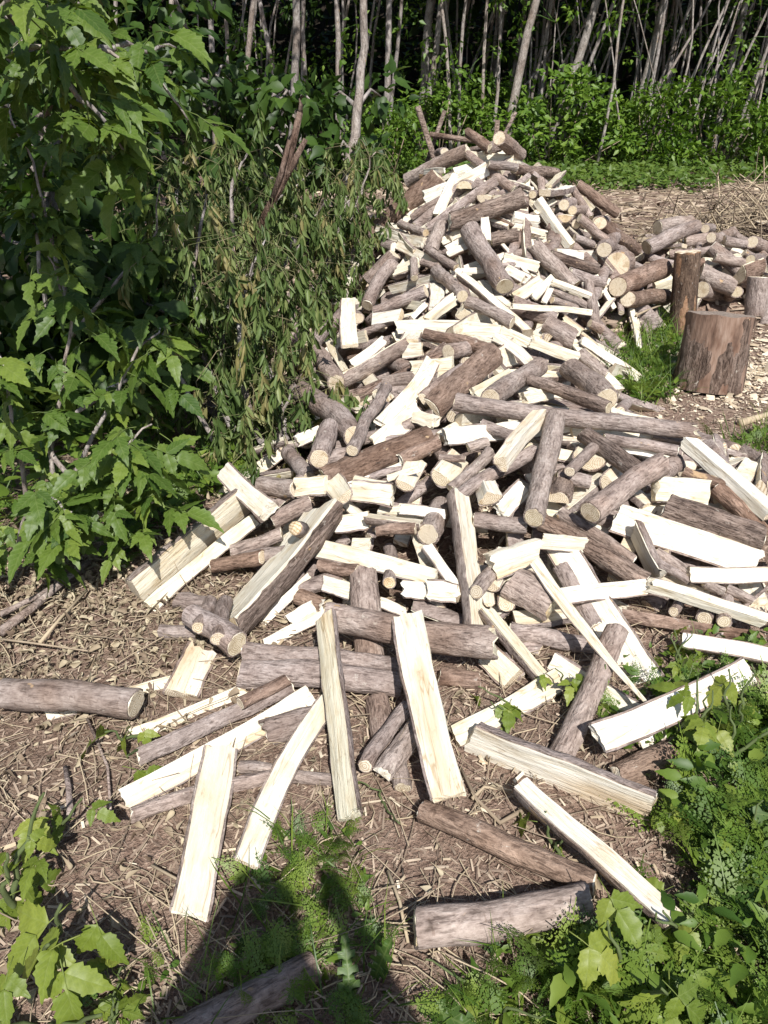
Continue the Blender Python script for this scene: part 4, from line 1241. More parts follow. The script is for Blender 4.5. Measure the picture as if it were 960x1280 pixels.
# kind x0 y0 x1 y1 width roll options | label      (photo pixels; E: end-on  x y angle length width roll)
FIREWOOD = """
E 802 300 20 40 14 0 | small round log end beside the topmost big sawn log behind the block
R 822 284 862 279 21 0 Y=6.0 Y2=6.15 | topmost round log of the heap behind the block, orange sawn end showing
R 856 303 890 299 18 0 Y=5.75
R 837 318 888 312 11 0
R 808 310 870 283 20 0 Y=5.55 Y2=5.8 | grey log with dark sawn end lying over the log heap behind the block
E 881 286 10 30 12 0 | small pale log end beside the fresh sawdust on the log heap
R 905 300 932 305 11 0
R 915 288 960 322 9 0 | thin straight branch log slanting down the log heap
R 940 303 972 318 13 0
R 930 316 957 329 11 0
R 889 308 926 340 20 0 Y=5.5 Y2=5.35 | yellowish pale-ended log slanting above the dark gap in the log heap
R 876 340 918 360 26 0 | thick grey log low in the heap just behind the standing round
E 878 362 25 30 20 0 dz=-0.3 | pale disc-ended round log low beside the standing round
E 921 365 -15 20 14 0 dz=-0.4
H 921 345 946 336 24 60 b=r | broken brown chunk on the heap above the chopping block
R 948 346 944 396 30 0 Y=5.0 Y2=4.95 | stout upright grey round leaning behind the chopping block
R 970 320 975 345 26 0 Y=5.4 Y2=5.3
R 812 322 842 331 12 0
E 771 332 8 25 33 0 | largest sawn log end facing out between the pile and the log heap
R 772 358 830 335 27 0 b=r | thick brown log with pale sawn end where pile and log heap meet
R 784 374 832 371 22 0 b=r | reddish brown log lying low in the green weeds by the log heap
Q 818 358 840 350 22 180 | grey chunk of split wood lying between two brown logs of the heap
R 765 308 792 316 11 0
R 893 322 930 330 13 0 b=w | pale thin log lying over dark gap in the log heap
R 845 335 880 328 12 0 b=r
E 908 342 10 30 15 0
E 862 350 -15 30 13 0
R 925 352 962 360 14 0
R 890 296 915 290 11 0
E 938 325 15 30 13 0
R 790 330 815 342 10 0
R 755 313 769 294 14 0
R 722 230 773 268 13 0 b=r | brown round log sloping down the far flank from the pile peak
R 716 235 739 272 9 0
R 737 262 783 302 12 0 b=r
R 750 280 794 313 14 0 b=r
R 724 272 758 301 11 0
H 727 250 740 263 11 180
E 745 277 15 25 12 0
R 718 297 741 306 10 0
R 643 212 694 217 13 0 b=d | dark mossy round log jutting from the peak of the pile
R 610 206 647 209 10 0
P 588 194 642 198 10 0 | pale plank lying flat across the very peak of the pile
R 605 187 627 184 11 0
R 624 172 650 193 17 0 Y=5.2 Y2=5.5 | round log with pale sawn face crowning the pile peak
H 584 165 614 186 12 40 b=r j0=.03 | cracked reddish log end standing up at the pile peak
E 555 190 -10 22 11 0
H 507 227 585 188 17 25 | big split log with pale end topping the flank towards the metal bars
P 529 215 556 213 7 0
H 583 192 641 236 10 0 | thin dark stick slanting down from the pile peak
R 676 225 678 247 9 0
E 666 243 5 20 10 0
H 684 234 702 216 12 160
P 681 241 712 235 14 0 t=.5
E 705 256 10 30 15 0
E 716 263 15 30 12 0
E 706 273 5 30 19 180 k=H
E 720 280 10 30 12 0
B 465 296 550 221 24 0 b=r L=60 | long dark bark slab sloping down the flank to the wilted brush
H 514 273 553 248 9 0
P 530 247 610 211 17 0 t=.25 | bright white plank across the upper flank of the pile
E 580 231 10 30 22 0 k=H
E 605 249 15 30 22 180 k=H
E 625 250 -20 30 18 180 k=Q
Q 570 219 547 270 13 180 | pale wedge leaning over the bright white plank on the upper flank
Q 534 286 619 226 12 10 L=70 | long dark stick with pale tip crossing the upper pile
H 562 277 655 246 20 0 b=d | deeply furrowed half log lying across below the pile peak
Q 642 272 673 277 15 180
Q 672 250 714 308 15 185 | pale ridged wedge pointing down the slope below the pile peak
P 643 283 682 292 8 0 | narrow white plank under the pale ridged wedge
H 614 300 648 293 15 0 b=d
R 500 280 532 291 10 0
P 471 287 529 303 13 0 | white plank lying beside the dark bark slab on the brush flank
H 465 304 491 309 13 0
P 496 305 546 331 12 0 | white plank below another, both above the grey twisted log
P 532 293 525 309 8 0
P 552 302 578 290 9 0
P 558 311 581 298 8 0
H 560 319 586 307 11 120 b=r | split piece with orange inner edge beside the big smooth round log
R 552 281 539 313 17 0 | stubby round log standing out above the white planks on the upper flank
Q 606 275 607 306 13 120
R 458 352 494 318 18 0
R 459 382 491 330 17 0 bow=.05 | knobby bent grey log on the brush flank
H 496 340 521 330 17 120
R 517 325 518 348 10 0
R 587 287 632 358 24 0 | big smooth round log slanting down the middle of the upper pile
P 632 335 661 350 12 0
P 629 323 673 334 14 0 | wide white plank beside the log with a torn top
R 688 320 746 336 14 0 b=d | furrowed round log under a pale plank on the far flank
P 694 317 759 320 12 0 t=.4 | pale straight plank resting on a furrowed log on the far flank
R 669 307 719 357 19 0 j0=.05 | round log with torn splintered top slanting towards the block
H 713 341 757 354 13 0
R 690 362 740 387 10 0
R 690 375 721 386 9 0
H 730 354 743 383 12 120
R 735 352 747 409 12 0
R 737 404 752 412 11 0
Q 690 352 738 370 9 180
P 680 378 689 359 8 0
P 643 373 676 350 15 0 j1=.02 | bright white splinter-ended plank on the middle of the ridge
P 667 373 691 347 10 0 j1=.02
P 639 383 739 390 7 0 t=.6 | long narrow white lath lying level across the ridge
R 527 328 549 334 9 0
H 533 310 569 334 10 0
P 564 340 605 338 8 0 t=.5
P 488 362 543 348 12 20
R 546 339 579 369 16 0
P 545 356 545 386 18 0 t=.3 | short white plank end standing upright in the middle of the ridge
Q 534 401 568 374 15 190
P 500 379 532 384 11 0 t=.5
P 515 398 533 380 7 0
R 467 389 533 365 15 0
E 582 394 0 25 25 180 k=Q
R 583 378 641 403 16 0 | grey round log with yellow sawn end below the middle of the ridge
Q 578 346 660 417 13 70 L=60 | long square-edged wedge with bark underside running down the ridge
P 436 374 437 432 18 0 t=.22 o=.1 | clean white plank standing on end at the brush flank
E 447 398 -10 22 15 0
H 466 399 501 393 15 150 | half round piece with orange sawn end on the brush flank
R 355 366 369 442 17 0 Y=4.35 Y2=4.3 | dark round log standing upright between brush and pile
H 682 404 718 426 24 0
P 704 400 726 416 12 0
Q 626 412 668 431 14 150
Q 664 427 722 448 15 160 | pale wedge with jagged knot end on the far flank
P 618 421 664 456 13 0 bow=.06 | curved pale plank bending under the wedges on the far flank
R 722 440 757 470 15 0
H 727 425 799 473 11 150 L=60 | thin split pole resting in the weeds by the chopping block
P 496 409 625 415 17 0 t=.45 L=60 | long pale squared plank lying level on the middle of the ridge
R 530 417 607 436 14 0 b=r | reddish smooth round log just under the long pale squared plank
R 712 460 759 498 27 0 | thick grey log with cut side branch facing the chopping block
H 363 453 397 454 20 0
R 388 435 428 394 18 0 | grey round log sloping up beside the clean white upright plank
R 354 486 404 461 14 0
E 346 480 -30 25 14 0
R 396 439 418 477 20 0 | short thick round log pointing down the flank by the wilted brush
Q 411 424 433 464 12 170
P 432 424 458 420 14 0
P 440 455 480 425 12 0
H 424 479 507 431 19 75 | grey barked split log beside a curved bark slab on the flank
H 480 478 517 472 15 0
P 515 462 566 458 24 0
B 435 497 558 434 15 -15 bow=-.05 b=d L=62 | long curved bark slab arching over the middle of the ridge
E 512 427 5 20 22 180 k=P
P 504 438 528 436 18 0
H 529 498 582 459 16 0
B 541 509 621 441 31 0 b=r L=52 | broad dusty brown bark slab lying face up on the ridge
E 560 440 30 25 20 0
P 592 493 638 467 16 0
E 630 520 -20 22 24 0 k=Q
R 611 498 676 457 24 0 | thick smooth grey log above the very long pole
P 654 498 689 492 16 0 t=.6 | pale short block under the thick smooth grey log
R 662 474 762 509 16 0 b=d | twisted ridged log joining the very long pole
P 372 551 401 538 15 0
R 375 487 443 546 25 0 bow=.03 | knobbly thick grey log with swollen rings on the brush flank
H 395 470 420 482 14 150
P 420 500 450 512 14 0
R 483 484 441 565 15 0 | slim branch log with slanting pale cut top
P 478 532 541 451 22 0 t=.25 | long white plank sloping down the middle of the ridge
P 468 556 522 512 25 0 t=.25 | wide white plank overlapping the lower end of a longer one
Q 520 520 545 528 18 150
R 412 533 400 573 24 0
R 389 581 437 567 20 0
H 407 600 541 546 31 5 b=r L=60 | long thick reddish barked log with torn strips on the ridge
H 500 575 550 552 18 0 b=r
R 463 597 512 585 10 0
P 404 616 508 579 10 0 | narrow white strip along the lower side of the reddish barked log
P 556 545 718 528 22 0 t=.4 L=60 | broad bright white plank under the very long pole
H 600 530 640 545 14 0
R 569 502 869 539 19 0 b=g L=125 bow=-.015 j1=.04 o=.05 | very long grey pole lying across the whole pile
R 585 560 610 553 13 0
R 612 565 563 611 15 0 bow=.03
R 549 572 582 574 9 0
E 550 600 15 25 30 180 k=H
E 505 607 10 25 27 180 k=H
P 484 598 524 586 9 0
P 442 600 491 608 12 0
P 440 613 491 619 26 0 t=.5
E 430 622 -15 25 27 180 k=H
R 328 607 371 612 24 0 | grey log stub with torn end next to the block on the wide split log
P 371 609 407 606 23 0 t=.5 j0=.02
P 500 637 558 643 12 0
P 420 655 461 649 22 0 t=.5
H 459 648 526 656 14 100
R 470 664 520 660 14 0 b=r
E 535 668 10 25 30 0 | yellow mossy sawn log end in the middle of the front heap
R 565 626 667 566 18 0 bow=.02
Q 627 578 676 519 24 190 | greenish pale wedge resting on the broad bright white plank
E 612 622 -10 25 30 180 k=Q
P 625 640 655 610 24 0
R 666 649 697 524 25 0 | smooth round log pointing down the slope across the very long pole
E 735 579 10 30 42 180 k=H | big pale half-round log end facing out under furrowed log
R 729 541 798 592 22 0 b=d | deeply furrowed round log above the big pale half-round end
R 694 597 738 603 17 0
E 760 607 15 30 30 180 k=H
E 697 622 5 25 30 0 k=H b=d
R 755 548 846 563 14 0
P 767 560 822 569 8 0
R 815 545 852 553 9 0
P 800 545 860 552 8 0
R 742 560 712 590 14 0
R 700 640 792 702 16 0
R 676 652 806 727 27 0 b=d L=55 | long dark rough log sinking under planks towards the weeds
P 677 676 731 681 20 30
R 592 650 658 658 20 0 | short grey log with yellow sawn end beside the upright peeled log
R 738 641 824 581 28 0 j1=.06 | thick grey log with splintered torn upper end
P 820 611 882 616 34 0 t=.5 j0=.04 | torn fibrous pale chunk beside the splintered log
R 854 590 912 609 14 0 b=r
Q 858 551 964 643 25 165 t=.5 L=58 | long clean white squared piece resting on the weeds edge
H 894 609 957 671 20 0 b=r
H 870 640 900 655 14 120
R 831 633 952 674 34 0 b=d L=52 | heavy rough-barked furrowed log beside a wavy pale plank
P 769 646 946 704 37 0 t=.2 L=62 | broad wavy-edged cream plank in the low heap
R 819 690 864 719 14 0
R 820 702 860 725 12 0
H 794 661 823 720 22 -115 | short split piece lying on the broad wavy cream plank
E 880 774 5 25 20 0
E 905 777 -5 25 18 0
E 842 765 5 20 13 0
R 908 735 942 752 12 0
R 880 728 905 740 12 0
R 300 700 360 692 20 0
P 861 718 968 717 19 0 t=.4 L=45 | white squared plank below the broad wavy cream plank
P 698 746 807 733 21 0 t=.4
Q 811 731 957 777 21 185 L=55 | long pale ridged wedge above the brown bark strip
B 776 769 957 798 15 0 b=r L=58 | long brown bark strip lying over the weeds
P 851 801 970 822 20 -20 t=.5 o=.05 | white plank with bark underside lying in weeds below the brown strip
H 171 742 306 626 36 -135 L=62 | wide split log with bark on one side and deep grain
P 187 759 317 650 18 0 t=.5 | pale strip split off along the wide split log
P 281 590 336 640 23 0 t=.6 o=.08 | short grey-topped block perched on the wide split log
R 342 651 388 629 22 0
R 290 691 353 668 18 0
R 266 708 328 697 18 0 b=r | dark speckled round log stub under the knotted log
P 327 778 387 721 12 0 | wavy narrow pale plank beside the big knotted log
H 282 786 407 638 44 108 b=d L=55 | big rough log with pale knot and split face
R 400 707 447 713 16 0 b=r
E 487 729 0 25 17 0
H 371 745 402 756 20 0 b=r
P 405 729 438 739 20 0 t=.5
P 362 777 393 758 18 0 t=.4
P 330 806 408 767 14 0 t=.4
H 473 752 504 765 14 140
P 389 683 543 722 23 0 t=.45 L=58 | long cream squared plank lying across the front heap
P 505 736 536 739 22 0 t=.5
P 535 738 571 742 24 0 t=.5
Q 534 684 577 747 16 60
E 612 733 10 25 26 180 k=H
E 632 758 5 25 22 180 k=H
E 612 756 -5 25 16 180 k=H
E 595 740 20 25 20 0
H 573 618 595 789 28 118 b=w L=50 | peeled pale upright log leaning on the front heap
P 614 708 673 688 34 20 t=.5 | grey-shaded broad block with pale sawn end in the front heap
H 638 729 692 760 42 -20 | thick short half log with pale half-moon end
H 453 714 462 826 34 0 | barked split log pointing forward under the smooth front log
R 305 817 501 834 25 0 | smooth grey log lying level, upper of two parallel at the front
R 299 843 501 859 34 0 b=g | thick smooth grey log lying level, lower of two parallel at the front
R 408 771 618 806 36 0 j1=.03 o=.07 L=60 | thick smooth round log on top of the front heap with torn end
R 548 846 600 850 22 0 b=r
H 625 820 652 847 18 0
P 608 818 642 850 32 0 t=.5 j0=.03 | broken yellowish chunk beneath the torn end of the front log
Q 610 767 681 852 21 55 | split branch with stub and pale top at the front heap edge
R 222 750 257 757 22 0
R 200 789 246 790 18 0 | cut side arm of the forked stump lying by the wide split log
R 238 769 296 806 30 0 bow=.03 b=g
E 272 799 10 22 21 0 o=.06 | sawn round stub of the forked stump facing outward
E 247 785 20 16 17 0 o=.06 | smaller sawn stub of the forked stump facing outward
P 252 815 226 868 38 0 t=.5 | thick pale squared chunk between forked stump and loose planks
R 300 880 360 850 16 0 b=r
H 333 917 424 889 34 0
H 470 872 484 966 28 0
R 456 958 509 883 18 0
H 479 966 522 908 25 0 | short split log with pale corner pointing down beside the white slab
R 497 935 503 985 22 0
P 568 921 699 849 29 0 t=.4 | cream squared plank behind the barked split log near the weeds
P 697 679 809 852 39 0 t=.2 L=62 | widest clean white plank sloping down the front heap
B 699 706 743 783 20 0 | bark strip clinging to the widest clean white plank
P 669 702 816 887 15 0 t=.5 tip=1 o=.08 L=62 | sharp-pointed white plank lying over the widest plank
P 690 826 846 918 25 0 t=.4 L=50 | pinkish pale squared plank crossing under the grey bark log
H 772 785 700 946 28 10 L=46 | grey barked split log slanting between white planks at the weeds
P 748 922 936 838 33 0 t=.22 o=.09 | broad bright plank resting on the weeds at the pile's edge
R 0 866 171 879 37 0 b=w o=.04 | pale barked round log lying on litter away from the pile
P 57 893 223 849 15 0 t=.5 | white plank beneath the lone round log on the litter
P 165 920 306 864 22 0 t=.25
B 172 947 366 858 20 0 b=g o=.02 | flat bark-faced slab between two white planks on the litter
R 298 958 425 977 16 0
H 164 1019 362 966 17 -20 | bark-edged slat lying under the pale leaning plank
P 156 998 389 868 27 0 t=.25 o=.02 | long bright white plank with torn end on the litter
P 276 936 237 1141 42 0 t=.22 o=.03 | straight cream board lying alone across the bark-edged slat
P 413 874 308 1080 27 0 t=.2 bow=-.04 o=.03 | curved white plank arching onto the litter
H 407 770 438 1022 27 -138 o=.03 L=62 | slim upright-looking pole, bark on one side, white split on other
P 510 770 563 996 39 0 t=.2 o=.02 L=60 | broad white slab leaning down from the smooth front log
H 773 974 843 942 36 0 b=r | tan barked log half buried in the weeds
P 800 930 850 905 16 0
Q 652 982 845 1152 29 75 L=60 o=.05 | long white wedge with bark underside reaching into the weeds
H 587 924 812 1013 46 -132 L=60 | big split log, grey bark above and white face below, by the weeds
R 519 1164 736 1127 43 0 b=w L=50 o=.03 | pale grey knotted log lying under the brown round log
R 527 1012 743 1112 30 0 b=r o=.02 | brown round log lying diagonally on the chips in front
H 395 1208 225 1300 42 0 b=g | dark log lying in the shadow at the shaded weeds
"""
STATS = []
ORDER = [l for l in FIREWOOD.strip().splitlines() if l.strip()]

# ---- the buried layer first: pieces that fill the body of the pile
def fill_pile():
    rr = random.Random(99)
    stuff = Geo()
    n_ind, tries = 0, 0
    spots = []
    while len(spots) < 640 and tries < 20000:
        tries += 1
        ci = rr.choices(range(5), [5, 3, 3.2, 1.4, 2.0])[0]
        cx, cy, rx, rf, rb, h, _ = PILES[ci]
        a, k = rr.uniform(0, 2 * math.pi), math.sqrt(rr.random()) * 0.93
        ry = rf if math.sin(a) < 0 else rb
        x, y = cx + math.cos(a) * rx * k, cy + math.sin(a) * ry * k
        hh = pile_h(x, y)
        if hh < 0.05: continue
        spots.append((x, y, hh))
    for i, (x, y, hh) in enumerate(spots):
        deep = i >= 24
        w = rr.uniform(0.035, 0.08)
        L = rr.uniform(0.26, 0.42)
        z = hh - w * 0.5 - (rr.uniform(-0.01, 0.09) if deep else rr.uniform(0.0, 0.04))
        z = max(z, base_ground(x, y) + w * 0.45)
        az = rr.uniform(0, math.pi)
        d = Vector((math.cos(az), math.sin(az), 0))
        e = 0.18
        d.z = (pile_h(x + d.x * e, y + d.y * e) - pile_h(x - d.x * e, y - d.y * e)) / (2 * e)
        d.normalize()
        c = Vector((x, y, z))
        kind = rr.choices('RHQP', [3, 3, 2, 4])[0]
        bark = rr.choices(['bg', 'br', 'bd'], [5, 2, 2])[0]
        kw = dict(bark=bark, bow=rr.gauss(0, 0.02), taper=rr.gauss(0, 0.08), t=0.4)
        p0, p1 = c - d * L / 2, c + d * L / 2
        roll = rr.uniform(-math.pi, math.pi) if kind != 'P' else rr.gauss(0, 0.5)
        if deep:
            build_piece('firewood', kind, p0, p1, w, roll, rr, stuff=stuff, face_cam=False, **kw)
        else:
            o = build_piece(KIND_NAME[kind], kind, p0, p1, w, roll, rr, face_cam=False, **kw)
            lab, grp = auto_label(kind, p0, p1, w, bark)
            tag(o, lab + ', half buried', 'firewood', grp)
    me = stuff.mesh('buried_firewood', [M['wood'], M['end'], M['bg']], True)
    tag(link('buried_firewood', me), 'tangle of firewood buried deep inside the pile, seen through gaps', 'firewood', kind='stuff')
fill_pile()
for i, l in enumerate(ORDER):
    o, L, w = hand_piece(l, i)
    STATS.append((L, w, l))

# look-alikes that lie beside a piece of their own are told apart by that piece
LANDMARKS = [('very long grey pole lying', 'very long grey pole'), ('broad white slab leaning', 'broad leaning white slab'), ('widest clean white plank sloping', 'widest white plank'),
    ('thick smooth round log on top', 'torn-ended front log'), ('big rough log with pale knot', 'big knotted log'), ('wide split log with bark', 'wide split log'),
    ('sawn round stub of the forked', 'forked stump'), ('broad wavy-edged cream', 'broad wavy plank'), ('broad dusty brown bark slab', 'dusty bark slab'), ('long curved bark slab', 'arching bark slab'),
    ('clean white plank standing', 'upright white plank'), ('deeply furrowed half log', 'furrowed half log'), ('round log with torn splintered top', 'torn-topped log'), ('long narrow white lath', 'narrow white lath'),
    ('largest sawn log end', 'largest sawn log end'), ('curved white plank arching', 'curved white plank'), ('straight cream board', 'straight cream board'), ('peeled pale upright log', 'peeled upright log'),
    ('splintered torn upper end', 'splintered grey log'), ('big split log, grey bark', 'big white-faced split log'), ('knobbly thick grey log', 'swollen knobbly log'),
    ('long cream squared plank lying across', 'long cream squared plank'), ('stout upright grey round', 'stout upright round'), ('pale barked round log lying on litter', 'lone pale log'),
    ('smooth round log pointing down', 'log crossing the long pole'), ('bright white plank across the upper', 'upper white plank'), ('big smooth round log slanting', 'big smooth slanting log'),
    ('broad bright plank resting', 'bright plank on the weeds'), ('thick smooth grey log lying level', 'two level grey logs'), ('sharp-pointed white plank', 'pointed white plank'),
    ('heavy rough-barked furrowed', 'heavy furrowed log'), ('long clean white squared piece', 'long white squared piece'), ('dark mossy round log', 'dark mossy peak log'),
    ('topmost round log of the heap', 'topmost sawn log'), ('long thick reddish barked', 'reddish barked log'), ('thick grey log with cut side branch', 'log with the cut branch')]
FW = [o for o in COL.objects if o.get('category') == 'firewood' and o.get('kind') != 'stuff']
bpy.context.view_layer.update()
MARK = [(o.matrix_world.translation.copy(), ph, o) for sub_, ph in LANDMARKS for o in FW if sub_ in o['label']]
seen = {}
for o in FW: seen.setdefault(o['label'], []).append(o)
for lab, objs in list(seen.items()):
    if len(objs) < 2: continue
    for o in objs:
        p = o.matrix_world.translation
        d, ph = min(((p - q).length, ph) for q, ph, m in MARK if m is not o)
        if d > 0.5: continue
        for z in ('in the log heap behind the chopping block', 'near the pile peak', 'on the pile flank beside wilted brush', 'on the pile flank facing the chopping block', 'midway down the pile ridge',
                  'in the low heap by the wide split log', 'in the low heap near the weeds', 'in the middle of the front heap', 'loose at the foot of the pile'):
            if z in lab: o['label'] = lab.replace(z, 'beside the ' + ph)
first = {}
for o in FW:
    o['group'] = first.setdefault(o['label'], o['group'])
# ------------------------------------------------------------------ chopping block and standing round
def stump_mesh(name, h, r0, r1, seed, bark, seg=40, rings=14, bark_gap=0.0, flare=0.06):
    """upright round: wood core + bark shell"""
    rr = random.Random(seed)
    def rad(a, s):
        k = r0 + (r1 - r0) * s + flare * r0 * (1 - s) ** 3
        return k * (1 + 0.035 * nz(math.cos(a) * 1.3 + seed, math.sin(a) * 1.3, 0.5) + 0.018 * nz(math.cos(a) * 4, math.sin(a) * 4 + seed, s * 2))
    V, F, MI = [], [], []
    for i in range(rings):
        s = i / (rings - 1)
        for k in range(seg):
            a = 2 * math.pi * k / seg
            r = rad(a, s) * 0.972
            V.append((r * math.cos(a), r * math.sin(a), s * h + (0.006 * nz(a * 2, seed, 3) if i == rings - 1 else 0)))
    for i in range(rings - 1):
        for k in range(seg):
            a, b = i * seg + k, i * seg + (k + 1) % seg
            F += [(a, b, b + seg), (a, b + seg, a + seg)]; MI += [0, 0]
    # top: concentric, a little chopped about
    prev = [(rings - 1) * seg + k for k in range(seg)]
    b0 = len(V)
    V += [V[p] for p in prev]; prev = list(range(b0, b0 + seg))
    for q in range(1, 6):
        kq = 1 - q / 6
        cur = []
        for k in range(seg):
            a = 2 * math.pi * k / seg
            r = rad(a, 1) * 0.972 * kq
            cur.append(len(V)); V.append((r * math.cos(a), r * math.sin(a), h + 0.008 * nz(r * 30 * math.cos(a), r * 30 * math.sin(a), seed)))
        for k in range(seg):
            a, b, c, d = prev[k], prev[(k + 1) % seg], cur[(k + 1) % seg], cur[k]
            F += [(a, b, c), (a, c, d)]; MI += [1, 1]
        prev = cur
    c = len(V); V.append((0, 0, h))
    for k in range(seg): F.append((prev[k], prev[(k + 1) % seg], c)); MI.append(1)
    BV, BF = [], []
    for i in range(rings):
        s = i / (rings - 1)
        for k in range(seg):
            a = 2 * math.pi * k / seg
            bare = 0.0
            if bark_gap:
                nv = nz(math.cos(a) * 2.2 + seed, math.sin(a) * 2.2, s * 1.6) + 0.22 * nz(math.cos(a) * 11, math.sin(a) * 11, s * 6 + seed)
                bare = 0.055 * sstep(bark_gap - 0.03, bark_gap + 0.05, nv)
            r = rad(a, s) * (1 - bare + 0.02 * nz(math.cos(a) * 9, math.sin(a) * 9 + seed, s * 1.5) + 0.012 * nz(a * 7, s * 9, seed))
            BV.append((r * math.cos(a), r * math.sin(a), s * h * 0.992 + (0.010 * nz(a * 3, seed, 8) - 0.003 if i == rings - 1 else 0)))
    def missing(i, k):
        return False
        return nz(math.cos(2 * math.pi * k / seg) * 2.2 + seed, math.sin(2 * math.pi * k / seg) * 2.2, i / rings * 1.6) + 0.25 * nz(k * 0.6, i * 0.35, seed) > bark_gap
    for i in range(rings - 1):
        for k in range(seg):
            if missing(i, k): continue
            a, b = i * seg + k, i * seg + (k + 1) % seg
            BF += [(a, b, b + seg), (a, b + seg, a + seg)]
    b0 = len(BV)
    for k in range(seg):
        p = Vector(BV[(rings - 1) * seg + k])
        BV.append(tuple(p)); BV.append((p.x * 0.95, p.y * 0.95, p.z - 0.001))
    for k in range(seg):
        a, b = b0 + 2 * k, b0 + 2 * ((k + 1) % seg)
        BF += [(a, b, b + 1), (a, b + 1, a + 1)]
    return (V, F, MI), (BV, BF)

def mat_weathered():
    m, nt, b = new_mat('weathered_block_wood')
    n1 = tex_noise(nt, mapped(nt, (22, 22, 5), offset_by_random=False), 1.6, 5, 0.6)
    n2 = tex_noise(nt, mapped(nt, (5, 5, 3), offset_by_random=False), 1.5, 4, 0.6)
    c = ramp(nt, n1, [(0.25, (0.085, 0.048, 0.032)), (0.5, (0.215, 0.135, 0.095)), (0.75, (0.30, 0.215, 0.165))])
    c2 = ramp(nt, n2, [(0.34, (0.48, 0.36, 0.30)), (0.5, (1, 1, 1)), (0.68, (1.1, 1.12, 1.14))])
    c = mixc(nt, 0.9, c, c2, 'MULTIPLY')
    nt.links.new(c, b.inputs['Base Color']); b.inputs['Roughness'].default_value = 0.9
    add_bump(nt, b, n1, 0.7, 0.012)
    return m
def mat_block_top():
    m, nt, b = new_mat('chopped_block_top')
    n1 = tex_noise(nt, mapped(nt, (60, 60, 60), offset_by_random=False), 1.2, 5, 0.7)
    c = ramp(nt, n1, [(0.25, (0.12, 0.09, 0.07)), (0.5, (0.26, 0.205, 0.165)), (0.8, (0.38, 0.31, 0.25))])
    nt.links.new(c, b.inputs['Base Color']); b.inputs['Roughness'].default_value = 0.95
    add_bump(nt, b, n1, 0.8, 0.01)
    return m
M['inner'] = mat_bark('orange_inner_bark', (0.17, 0.095, 0.055), (0.29, 0.18, 0.11), (0.42, 0.28, 0.18), 0.3, 0.5, axis='z')
M['block'] = mat_weathered(); M['blocktop'] = mat_block_top()

g0 = hit(898, 497)
r = 86 / 2 * depth_of(g0) / FPX
foot = Vector((g0.x, g0.y + r * 0.9, base_ground(g0.x, g0.y) - 0.01))
body, bark = stump_mesh('chopping_block', 0.40, r * 0.97, r * 0.94, 3, 'br', seg=96, rings=40, bark_gap=0.02)
cb = link('chopping_block', mesh_np('chopping_block', body[0], body[1], [M['block'], M['blocktop']], matidx=body[2], smooth=True))
cb.location = foot
cb.rotation_euler = (math.radians(-8), math.radians(7), 0.4)
M['bz'] = mat_bark('block_bark', (0.05, 0.036, 0.030), (0.15, 0.112, 0.092), (0.28, 0.225, 0.195), 0.8, 1.0, axis='z')
link('bark', mesh_np('bark', bark[0], bark[1], M['bz'], smooth=True), cb)
tag(cb, 'broad weathered chopping block with a chopped-about grey top', 'chopping block')

g1 = hit(858, 424)
r = 33 / 2 * depth_of(g1) / FPX
body, bark = stump_mesh('standing_round', 0.55, r * 0.96, r * 0.93, 8, 'br', seg=60, rings=36, bark_gap=0.34)
sr = link('standing_log', mesh_np('standing_log', body[0], body[1], [M['inner'], M['end']], matidx=body[2], smooth=True))
sr.location = (g1.x, g1.y + r, base_ground(g1.x, g1.y) - 0.02)
sr.rotation_euler = (math.radians(2), math.radians(7), 2.6)
M['bo'] = mat_bark('orange_brown_bark', (0.055, 0.037, 0.026), (0.145, 0.102, 0.074), (0.25, 0.182, 0.132), 0.8, 1.0, axis='z')
link('bark', mesh_np('bark', bark[0], bark[1], M['bo'], smooth=True), sr)
tag(sr, 'tall reddish barked round standing upright right behind the chopping block', 'firewood')

p = at(950, 300, 7.4); p.z = terrain(p.x, p.y) - 0.02
body, bark = stump_mesh('tree_stump', 0.34, 0.085, 0.075, 21, 'bd', seg=22)
ts = link('tree_stump', mesh_np('tree_stump', body[0], body[1], [M['wood'], M['end']], matidx=body[2], smooth=True))
ts.location = p
link('bark', mesh_np('bark', bark[0], bark[1], M['bz'], smooth=True), ts)
tag(ts, 'grey tree stump beside the dry brush heap behind the log heap', 'stump')

# knots and cut side branches on a few logs are parts of those logs
def stub_on(label_part, px, py, rpx, length, d, name='branch_stub'):
    host = [o for o in bpy.data.objects if label_part in str(o.get('label', ''))]
    if not host: return
    host = host[0]
    bpy.context.view_layer.update()
    mid = host.matrix_world.translation
    dd = ray(px, py)
    t = depth_of(mid)
    p = Vector((0, 0, CAMZ)) + dd * (t - 0.01)
    d = Vector(d).normalized()
    r = rpx * t / FPX
    v, f = tube([p - d * 0.04, p + d * length * 0.6, p + d * length], [r * 1.25, r * 1.05, r], 10, True, 0.08, 3)
    inv = host.matrix_world.inverted()
    v = np.array([tuple(inv @ Vector(x)) for x in v])
    mi = np.zeros(len(f), dtype=int); mi[-10:] = 1
    link(name, mesh_np(name, v, f, [M['bg'], M['end']], matidx=mi), host)
stub_on('thick grey log with cut side branch', 752, 492, 9, 0.05, (0.2, -0.9, 0.35))
stub_on('big rough log with pale knot', 372, 661, 9, 0.022, (-0.2, -0.8, 0.6), 'knot')
stub_on('split branch with stub', 664, 843, 5, 0.03, (-0.2, -0.9, 0.2))

